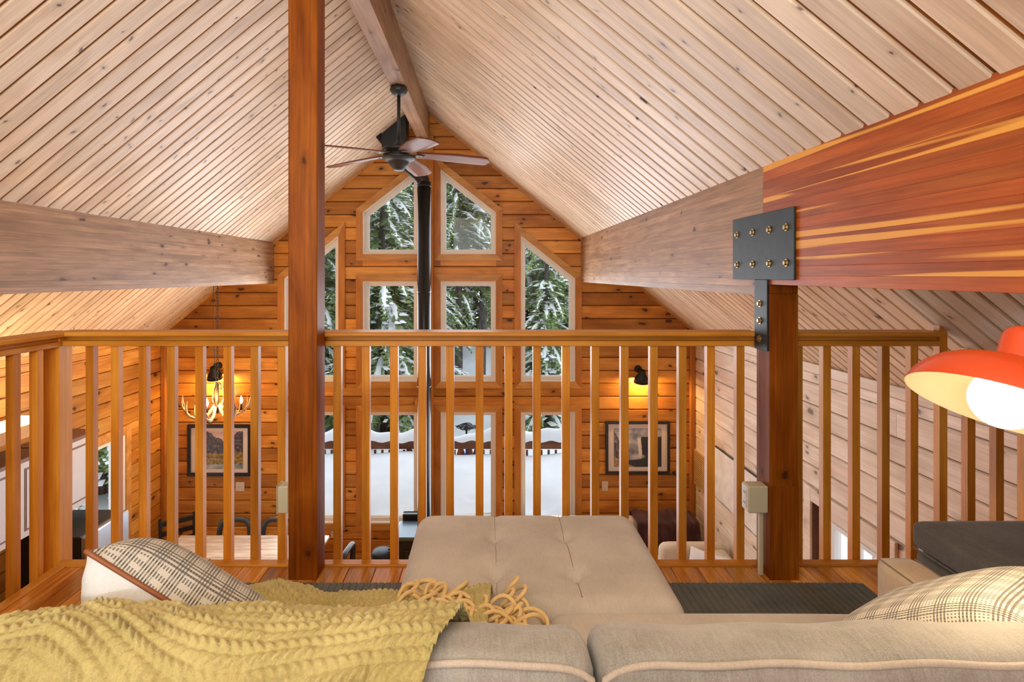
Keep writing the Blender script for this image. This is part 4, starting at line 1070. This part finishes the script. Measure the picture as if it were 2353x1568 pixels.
# ------------------------------------------------------------------ loft sofa (seen from behind)
SXL, SXR = -.775, 1.106; SMX = (SXL + SXR) / 2
so = thing('loft_sofa', (SMX, 1.2, LOFT), 'beige loft sofa in the foreground, seen from behind', 'sofa')
B(SXL - .11, SXR + .11, .74, 1.60, LOFT + .13, LOFT + .28, .02).build('base', 'sofa_fabric', so)
B(SXL, SXR, .70, .79, LOFT + .13, LOFT + .66, .025).build('back_frame', 'sofa_fabric', so)
for x0 in (SXL - .111, SXR + .001):
    a = MB(); a.rbox((x0 + .055, 1.185, LOFT + .365), (.055, .432, .235), .022, 14); o = a.build('armrest', 'arm_fabric', so, True)
    for xe in (x0 + .006, x0 + .104):
        MB().tube([(xe, yy, LOFT + .5955) for yy in np.linspace(.78, 1.60, 12)], .0016, 6).build('seam', 'seam_thread', o)
for i in range(2):
    cx_ = SXL + (SXR - SXL) * (i + .5) / 2
    def sfn(v):
        if v.z > 0: v.z += .018 * (1 - (v.x/.47)**4) * (1 - (v.y/.31)**2)
        return v
    MB().rbox((cx_, 1.325, LOFT + .375), (.468, .295, .072), .05, 20, sfn).build('seat_cushion', 'ottoman_fabric', so, True)
rs = random.Random(4)
for i in range(2):
    hw = (SXR - SXL) / 4 - .003; cx_ = SXL + (SXR - SXL) * (i + .5) / 2
    def bfn(v, hw=hw, i=i):
        u, t_ = v.x / hw, v.z / .26
        edge = max(0, 1 - abs(u) ** 6)
        if v.y > 0: v.y += (.05 * (1 - abs(u)**3) * (1 - t_**2)) * v.y / .075
        if v.y < 0: v.y += .015 * edge * (1 - t_**2) * v.y / .075
        if v.z > 0: v.z += (.002 * edge + .0025 * math.sin(u * 13 + i) * edge + .003*math.sin(u*5+1)) * min(1, v.z / .15)
        # the crest is higher toward the front
        if v.z > .15: v.z -= .026 * max(0, v.y) / .075 * min(1, (v.z - .15) / .06)
        return v
    c_ = MB(); c_.rbox((cx_, .905, LOFT + .575), (hw, .075, .255), .034, 40, bfn)
    bc_ = c_.build('back_cushion', 'sofa_fabric', so, True)
    # welt along the rear top edge and down both rear corners
    path = []
    for k in range(60):
        u = -1 + 2*k/59
        xx = cx_ + u*hw*.985; path.append(Vector((xx, .837, LOFT + .8225 + .0025*math.sin(u*13 + i)*(1 - abs(u)**6) - .022*abs(u)**16)))
    path = [Vector((path[0].x - .003, .831, LOFT + .5)), Vector((path[0].x - .003, .831, LOFT + .78))] + path + [Vector((path[-1].x + .003, .831, LOFT + .78)), Vector((path[-1].x + .003, .831, LOFT + .5))]
    MB().tube(path, .0055, 8).build('welt', 'welt_fabric', bc_, True)
for ax in (SXL - .08, SXR + .04):
    for ay in (.78, 1.52): B(ax, ax + .04, ay, ay + .04, LOFT + .013, LOFT + .13, .003).build('leg', 'door_stain', so)

# pillows
pillow('throw_pillow', frame((-.630, 1.185, LOFT + .675), (.38, .66, .64), (.48, -.62, .60)), .43, .43, .20, 'plaid_wool', 'white_cotton', 'leather_piping', 'white-backed plaid pillow with brown piping at the left of loft sofa', 'plaid pillows on the loft sofa')
pillow('throw_pillow', frame((.965, 1.16, LOFT + .645), (-.28, .50, .82), (.45, -.62, .62)), .46, .46, .21, 'plaid_wool', 'plaid_wool', None, 'grey plaid pillow against the right arm of loft sofa', 'plaid pillows on the loft sofa')

# ------------------------------------------------------------------ chunky knitted blanket
bt = thing('knit_blanket', (-.45, .9, LOFT + .85), 'mustard chunky-knit blanket draped over the left of loft sofa', 'blanket')
prof = np.array([(.775, 3.32), (.785, 3.46), (.800, 3.512), (.826, 3.533), (.87, 3.541), (.925, 3.533), (.965, 3.515), (1.00, 3.47), (1.042, 3.36), (1.062, 3.26), (1.085, 3.205), (1.15, 3.195), (1.30, 3.198), (1.45, 3.198), (1.58, 3.192), (1.635, 3.17), (1.65, 3.13)])
d_ = np.r_[0, np.cumsum(np.hypot(*np.diff(prof, axis=0).T))]
LV = d_[-1]; nv = 470; nu = 420
sv_ = np.linspace(0, LV, nv); py_ = np.interp(sv_, d_, prof[:, 0]); pz_ = np.interp(sv_, d_, prof[:, 1])
ker = np.ones(15)/15
py_ = np.r_[py_[:7], np.convolve(py_, ker, 'valid'), py_[-7:]]; pz_ = np.r_[pz_[:7], np.convolve(pz_, ker, 'valid'), pz_[-7:]]
ty, tz_ = np.gradient(py_), np.gradient(pz_); ln = np.hypot(ty, tz_); ny2, nz2 = -tz_/ln, ty/ln
crest = np.interp(.93, py_, sv_)
U = np.linspace(0, 1, nu)[:, None] * np.ones((1, nv)); V = np.ones((nu, 1)) * sv_[None, :]
xr = np.interp(sv_, [0, d_[3], d_[5], d_[7], d_[11], LV], [-.16, -.082, -.045, -.03, -.02, .02])[None, :]
xl_ = np.interp(sv_, [0, d_[6], d_[9], d_[11], LV], [-.99, -.93, -.765, -.76, -.72])[None, :]
X = xl_ + (xr - xl_) * U
front = np.clip((V - d_[9]) / .15, 0, 1)
# soft folds
fold = .010*np.sin(X*9 + V*5 + 1) + .008*np.sin(X*21 - V*9) + .006*np.sin(X*4 - V*14 + 2)
fold = fold * (0.45 + .9*front) + .012*np.exp(-((X + .55)/.16)**2)*(1-front) - .085*np.clip(-.66 - X, 0, 1)*(1-front)*2.2
fold = np.maximum(fold, -.001 - .25*np.clip(-.77 - X, 0, 1))
# knit: rope rows with slanted stitches; rows swing in chevrons
warp = .050*np.sin((X + .5)*6.0)*np.exp(-((X + .62)/.28)**2)*2.0 + .010*np.sin(X*38)*(np.sin(V*20) > -.2)
Vw = V + warp; row = .0190
ph = Vw / row; r_i = np.floor(ph); fr = ph - r_i - .5
rope = np.sqrt(np.clip(1 - (fr*2.0)**2*.96, 0, 1))
st = np.abs(np.sin(np.pi * (X/.0165 + fr*1.0*np.where(r_i % 2 == 0, 1, -1))))**.7
alt = .75 + .25*np.sin(np.floor(X/.085)*2.1 + r_i*1.3)
hk = .0155 * rope * (.35 + .65*st) * alt
H = fold + hk + .006
Y = py_[None, :] + ny2[None, :]*H; Z = pz_[None, :] + nz2[None, :]*H
verts = np.stack([X, Y, Z], -1).reshape(-1, 3) - np.array(bt.location)
idx = np.arange(nu*nv).reshape(nu, nv)
faces = np.stack([idx[:-1, :-1], idx[1:, :-1], idx[1:, 1:], idx[:-1, 1:]], -1).reshape(-1, 4)
me = bpy.data.meshes.new('knit_panel'); me.vertices.add(len(verts)); me.vertices.foreach_set('co', verts.astype(np.float32).ravel())
me.loops.add(faces.size); me.loops.foreach_set('vertex_index', faces.astype(np.int32).ravel())
me.polygons.add(len(faces)); me.polygons.foreach_set('loop_start', np.arange(0, faces.size, 4, dtype=np.int32)); me.polygons.foreach_set('loop_total', np.full(len(faces), 4, dtype=np.int32))
me.update(calc_edges=True); me.polygons.foreach_set('use_smooth', [True]*len(faces)); me.materials.append(MAT['blanket_yellow'])
o = bpy.data.objects.new('knit_panel', me); COL.objects.link(o); o.parent = bt
rf = random.Random(12)
for i in range(95):
    x0 = -.02 + rf.uniform(-.24, .10); y0 = rf.uniform(1.36, 1.63); z0 = LOFT + .488
    p_ = Vector((x0, y0, z0)); pts = [p_]; a = rf.uniform(-1.2, 1.6); lift = rf.uniform(.01, .045)
    n = 9; L = rf.uniform(.09, .15); turn = rf.uniform(-.55, .55)
    for k in range(1, n + 1):
        a += turn + rf.uniform(-.15, .15); p_ = p_ + Vector((math.cos(a), math.sin(a)*.8, 0)) * L/n
        p_.x = min(p_.x, .16); p_.y = min(p_.y, 1.66); zl = lift * math.sin(math.pi * k / n)
        pts.append(Vector((p_.x, p_.y, z0 - .012*k/n + zl)))
    MB().tube(pts, [.0058]*n + [.0045], 7).build('fringe_strand', 'fringe_yellow', bt, True)

# ------------------------------------------------------------------ grey chaise at the right
gc = thing('grey_daybed', (2.2, 1.8, LOFT), 'dark grey suede daybed in the right corner of the loft', 'daybed')
MB().rbox((2.235, 1.75, LOFT + .175), (.585, .44, .172), .03, 12).build('base', 'grey_suede', gc, True)
def gfn(v):
    if v.z > 0: v.z += .012 * (1 - (v.x/.6)**2) * (1 - (v.y/.45)**2)
    return v
cu = MB().rbox((2.235, 1.75, LOFT + .402), (.595, .445, .054), .03, 24, gfn).build('seat_cushion', 'grey_suede', gc, True)
MB().tube([(1.643, yy, LOFT + .352) for yy in np.linspace(1.33, 2.18, 8)], .004, 6).build('welt', 'grey_suede', cu, True)

# ------------------------------------------------------------------ orange dome lamp
LC = P(2302, 938, 1.08)
lp = thing('floor_lamp', (1.50, 1.05, LOFT), 'orange-red dome floor lamp, lit, at the right edge', 'lamp')
ax = Vector((.44, .17, .88)).normalized()
q = ax.to_track_quat('Z', 'Y'); ML = Matrix.Translation(LC) @ q.to_matrix().to_4x4()
outer = [(.155, 0.0), (.1545, .006), (.149, .024), (.138, .043), (.121, .061), (.098, .076), (.070, .087), (.043, .093), (.034, .095), (.0325, .100), (.0325, .145), (.030, .156), (.022, .164), (.010, .168), (.0005, .169)]
sh_ = MB().lathe(outer, 56, ML).build('shade', 'lamp_red', lp, True)
inner = [(.155, 0.0), (.1525, .005), (.147, .022), (.136, .041), (.119, .059), (.096, .074), (.068, .085), (.03, .091), (.0005, .092)]
MB().lathe(inner, 56, ML).build('lining', 'lamp_inside', sh_, True)
MB().sphere(ML @ Vector((0, 0, .018)), .056, 28).build('bulb', 'bulb_glow', lp, True)
MB().lathe([(.0335, .1005), (.0335, .103)], 24, ML).build('collar', 'lamp_red', sh_)
tipp = ML @ Vector((0, 0, .15))
MB().tube([tipp - ax*.03, tipp - ax*.02 + Vector((.05, .005, -.008)), (1.30, tipp.y + .02, tipp.z - .045), (1.44, 1.06, tipp.z - .07), (1.495, 1.052, tipp.z - .12), (1.50, 1.05, tipp.z - .2), (1.50, 1.05, LOFT + .02)], .011, 12).build('stem', 'lamp_red', lp, True)
MB().lathe([(.0005, LOFT + .0125), (.125, LOFT + .0125), (.125, LOFT + .027), (.11, LOFT + .035), (.0005, LOFT + .037)], 36, Matrix.Translation((1.50, 1.05, 0))).build('base', 'lamp_red', lp, True)
area('floor_lamp_light', ML @ Vector((0, 0, -.041)), -ax, .1, .1, 2.4, (1.0, .74, .46)).data.shape = 'DISK'

# ------------------------------------------------------------------ outside: deck, rail, snow, trees
GZ = -0.55
def snow_sheet(name, x0, x1, y0, y1, n1, n2, zfun, skirt=None):
    rows = [[(x0 + (x1-x0)*i/n1, y0 + (y1-y0)*j/n2, zfun(x0 + (x1-x0)*i/n1, y0 + (y1-y0)*j/n2)) for j in range(n2+1)] for i in range(n1+1)]
    return MB().grid([r[::1] for r in rows])
def gzf(x_, y_): return GZ + .25*math.sin(x_*.3 + 1)*math.sin(y_*.21) + .10*math.sin(x_*.9 + y_*.7) + max(0, y_ - 24)*.055
g_ = snow_sheet('g', -70, 60, -6, 80, 130, 90, gzf); sg = struct(g_.build('snow_ground', 'snow', None, True))
B(XL - .15, XR + .15, YB - .15, YG + .16, GZ - .3, -.26).build('foundation', 'dark_gap', sg)
DY1 = 10.55
dk = struct(B(-5.2, 4.2, YG + .165, DY1, -.12, -.02).build('floor_deck', 'deck_wood'))
def dzf(x_, y_):
    t_ = (y_ - YG - .165) / (DY1 - YG - .165)
    e = min(1, max(0, (x_ + 5.15)/.3)) * min(1, max(0, (4.15 - x_)/.3))
    z = .70 + .09*t_ + .03*math.sin(x_*1.7 + y_) + .02*math.sin(x_*4.1 - y_*2.3)
    z -= .14*math.exp(-((x_ + 1.85)/.30)**2 - ((y_ - 8.35)/.25)**2) + .16*math.exp(-((x_ - .75)/.25)**2 - ((y_ - 8.5)/.4)**2) + .05*math.exp(-((x_ + .2)/.10)**2 - ((y_ - 8.55)/.08)**2)
    z += .06*math.exp(-((x_ - 1.1)/.22)**2 - ((y_ - 8.3)/.3)**2)
    return z * (0.1 + .9*e)
rows = [[(-5.15 + 9.3*i/150, YG + .17 + (DY1 - .07 - YG - .17)*j/50, dzf(-5.15 + 9.3*i/150, YG + .17 + (DY1 - .07 - YG - .17)*j/50)) for j in range(51)] for i in range(151)]
rows = [[(r[0][0], r[0][1], -.02)] + r + [(r[-1][0], r[-1][1], -.02)] for r in rows]
tag(MB().grid(rows).build('snow_drift', 'snow', None, True), 'deep smooth snow drift covering the deck outside the windows', 'snow')
dr_ = thing('deck_railing', (-.5, DY1, -.02), 'brown wooden deck railing half buried in snow outside the windows', 'railing')
RZT = 1.02
B(-5.15, 4.15, DY1 - .05, DY1 + .09, RZT - .04, RZT, .004).build('top_rail', 'deck_wood', dr_)
B(-5.15, 4.15, DY1, DY1 + .04, RZT - .17, RZT - .045, .004).build('fascia_board', 'deck_wood', dr_)
pm = B(-.02, .02, -.02, .02, 0, RZT - .172, .002).mesh('baluster', 'deck_wood')
xx = -5.05
while xx < 4.1: inst('baluster', pm, dr_, (xx + .5, .02, 0.0)); xx += .135
for xx in (-5.1, -3.3, -1.5, .3, 2.1, 4.05): B(xx, xx + .09, DY1 + .05, DY1 + .14, -.4, RZT - .042, .004).build('post', 'deck_wood', dr_)
rows = []; n = 220
for i in range(n + 1):
    xx = -5.15 + 9.3*i/n
    hh = .15 + .06*math.sin(xx*1.9) + .05*math.sin(xx*4.7 + 1) + .02*math.sin(xx*13) + .07*math.exp(-((xx + 1.0)/.4)**2)
    ww = .085 + .02*math.sin(xx*3.3) + .01*math.sin(xx*11)
    rows.append([(xx, DY1 + .02 - ww*math.cos(a)*(1.15 - .15*math.sin(a)), RZT + .002 + hh*max(0, math.sin(a))**.7 + (.02*math.sin(xx*17)*(abs(math.cos(a))**6) - .015*(abs(math.cos(a))**6))) for a in np.linspace(0, math.pi, 13)])
tag(MB().grid(rows).build('snow_bank', 'snow', None, True), 'lumpy ridge of snow resting on the deck railing', 'snow')
# colourful snow toys leaning behind the rail and a dark coil on the rail's snow
for i, (px, ang_, mt) in enumerate(((1052, 18, 'fabric_orange'), (1066, -20, 'fabric_blue'), (1072, 16, 'fabric_blue'), (1084, -18, 'fabric_orange'), (1090, 20, 'fabric_blue'))):
    y_ = DY1 + .22; z_ = .62; x_ = PX(px, y_)
    lab = ['orange ski leftmost behind the deck railing', 'blue ski second from left behind the deck railing', 'blue ski in the middle behind the deck railing', 'orange ski second from right behind the deck railing', 'blue ski rightmost behind the deck railing'][i]
    t = thing('ski', (x_, y_ + i*.03, .62), lab, 'ski', 'skis behind the deck railing')
    a = MB(); a.cbox(-.042, .042, -.006, .006, -1.16, .22, .003); k1 = inst('ski_body', a.mesh('ski_body', mt), t, (0, 0, 0)); 
    a = MB(); a.cbox(-.03, .03, -.05, -.006, -.45, -.30, .006); inst('binding', a.mesh('binding', 'wire_dark'), t, (0, 0, 0))
    t.rotation_euler = (0, R(ang_), 0)
cl = []
for i in range(140):
    a = i*.42; cl.append((PX(1072, 10.9) + .20*math.cos(a)*(.5 + .5*math.sin(i*.13)), 10.9 + .1*math.sin(a*1.3), PZ(981, 10.9) + .035*math.sin(a*.7) + .02*math.sin(i*.5)))
cl = [(PX(1046, 10.9), 10.9, PZ(978, 10.9)), (PX(1058, 10.9), 10.9, PZ(982, 10.9))] + cl
wc = thing('wire_coil', (PX(1072, 10.9), 10.9, PZ(990, 10.9)), 'tangled dark wire coil above the snowy deck railing', 'coil')
MB().tube(cl, .008, 5).build('wire', 'wire_dark', wc, True)
MB().tube([(PX(1072, 10.9), 10.9, PZ(982, 10.9)), (PX(1072, 10.9), 10.9, GZ - .1)], .02, 8).build('stake', 'wire_dark', wc)

def conifer_mesh(seed, H, Rm, base, dens=1.0, name='fir_tree'):
    r_ = random.Random(seed); nr = np.random.RandomState(seed)
    tr = MB(); n = 9
    tr.tube([(0.06*math.sin(k*.9 + seed), 0.06*math.cos(k*1.1), H*k/n - .3*(k == 0)) for k in range(n + 1)], [(.15*H/14)*(1 - .90*k/n) + .01 for k in range(n + 1)], 12)
    fol_v, fol_f, sn = [], [], MB()
    z = base
    while z < H*.985:
        s = (z - base) / (H - base); nb = 6 if s < .85 else 4
        for b_ in range(nb):
            if r_.random() > dens: continue
            a = 2*math.pi*(b_ + r_.random())/nb; L = Rm * (1 - s)**.75 * r_.uniform(.7, 1.12) + .22
            rise = r_.uniform(-.10, .16); droop = r_.uniform(.35, .62) + .15*(1-s)
            ca, sa = math.cos(a), math.sin(a)
            def bp(t_): return np.array((ca*L*t_*(1 - .10*t_), sa*L*t_*(1 - .10*t_), z + L*(rise*t_ - droop*t_*t_)))
            ns = max(7, int(L*9))
            for k in range(ns):
                t_ = (k + .5)/ns; p = bp(.08 + .92*t_); wl = (.12 + .30*L*.42*(1 - t_)**.8*min(1, t_*4 + .25)); wl = min(wl, .75)
                for side in (-1, 1):
                    for q_ in range(2):
                        la = a + side*r_.uniform(.45, 1.25); ll = wl*r_.uniform(.6, 1.15)
                        tip = p + np.array((math.cos(la)*ll, math.sin(la)*ll, -ll*r_.uniform(.15, .8)))
                        wd = .045 + .05*ll
                        perp = np.array((-math.sin(la), math.cos(la), 0))*wd; mid = p*.45 + tip*.55
                        dz = np.array((0, 0, .035))
                        i0 = len(fol_v)
                        fol_v += [p, mid + perp - dz, tip, mid - perp - dz, mid + dz*.4]
                        fol_f += [(i0, i0+1, i0+4), (i0+1, i0+2, i0+4), (i0+2, i0+3, i0+4), (i0+3, i0, i0+4)]
            if r_.random() < .82:
                t0, t1 = r_.uniform(.1, .4), r_.uniform(.75, 1.0); m_ = 7; rows = []
                wmax = (.03 + .045*L)*r_.uniform(.5, 1.2)
                for k in range(m_ + 1):
                    tt = t0 + (t1 - t0)*k/m_; p = bp(tt); ww = wmax*math.sin(math.pi*(k + .25)/(m_ + .5))*r_.uniform(.65, 1.25) + .012
                    perp = np.array((-sa, ca, 0))
                    row = [p + perp*ww*c_ + np.array((0, 0, .02 + ww*h_ - .35*ww*abs(c_)*1.4)) for c_, h_ in ((-1, -.15), (-.6, .3), (0, .5), (.6, .3), (1, -.15))]
                    rows.append(row)
                sn.grid([[tuple(v) for v in row] for row in rows])
                for k in range(int(L*4.5)):      # smaller clumps on the side sprays
                    tt = r_.uniform(.3, .95); p = bp(tt) + np.array((-sa, ca, 0))*r_.uniform(-1, 1)*L*.32*(1.1 - tt) + np.array((0, 0, -.03)); s0 = r_.uniform(.025, .085)
                    rows = [[tuple(p + np.array((ca*u_*s0*2.4 - sa*v_*s0, sa*u_*s0*2.4 + ca*v_*s0, .05 + s0*.5*(1 - u_*u_)*(1 - v_*v_) - .3*s0*u_))) for v_ in (-1, -.4, .4, 1)] for u_ in (-1, -.4, .4, 1)]
                    sn.grid(rows)
        z += r_.uniform(.26, .42) * (0.8 + .3*(1 - s))
    fo = MB(); fo.v = [tuple(v) for v in fol_v]; fo.f = fol_f
    return tr.mesh('trunk', 'bark', True), fo.mesh('foliage', 'needles'), sn.mesh('branch_snow', 'snow_tree', True)
VAR = [conifer_mesh(1, 13.0, 2.3, .6), conifer_mesh(2, 16.0, 2.7, 1.0), conifer_mesh(3, 17.0, 2.2, 4.2, .85), conifer_mesh(4, 10.5, 1.75, .3)]
TREES = {}
def tree(px, y, var, sc, label, group='snowy firs beyond the deck', rot=None):
    xx = PX(px, y); zz = gzf(xx, y) - .1
    t = thing('fir_tree', (xx, y, zz), label, 'tree', group)
    t.scale = (sc, sc, sc); t.rotation_euler = (0, 0, rot if rot is not None else rng.uniform(0, 6.28))
    a, b_, c_ = VAR[var]
    inst('trunk', a, t, (0, 0, 0)); stuff(inst('foliage', b_, t, (0, 0, 0))); stuff(inst('branch_snow', c_, t, (0, 0, 0)))
tree(880, 16.5, 0, 1.0, 'snow-laden fir close behind the deck, seen in the centre-left windows')
tree(1255, 17.5, 3, .93, 'snow-laden fir filling the right raked window')
tree(735, 17.0, 0, .95, 'snowy fir seen beside the tall post in the left raked window')
tree(1052, 24.0, 2, 1.0, 'tall fir with bare lower trunk, left in the centre-right window')
tree(1108, 25.5, 2, 1.05, 'tall fir with bare lower trunk, right in the centre-right window')
tree(948, 20.0, 1, .9, 'broad snowy fir behind the stove pipe')
tree(232, 12.2, 1, .85, 'fir with grey trunk seen through the glass door at left', None)
tree(330, 15.5, 0, .9, 'fir behind the grey-trunked fir at left', None)
tree(120, 15.0, 0, .9, 'fir left of the grey-trunked fir', None)
k = 0
for row_y, x0, x1, dx in ((29, -20, 11, 3.1), (34, -24, 13, 3.0), (40, -28, 16, 3.2)):
    xx = x0
    while xx < x1:
        px = CX + F*xx/row_y
        if 540 < px < 1440 and not (row_y < 30 and 1085 < px < 1150): tree(px, row_y + rng.uniform(-1.2, 1.2), rng.choice((0, 1, 1, 2)), rng.uniform(.95, 1.25), 'snowy fir in the dense forest backdrop', 'firs of the forest backdrop')
        xx += dx * rng.uniform(.8, 1.2); k += 1
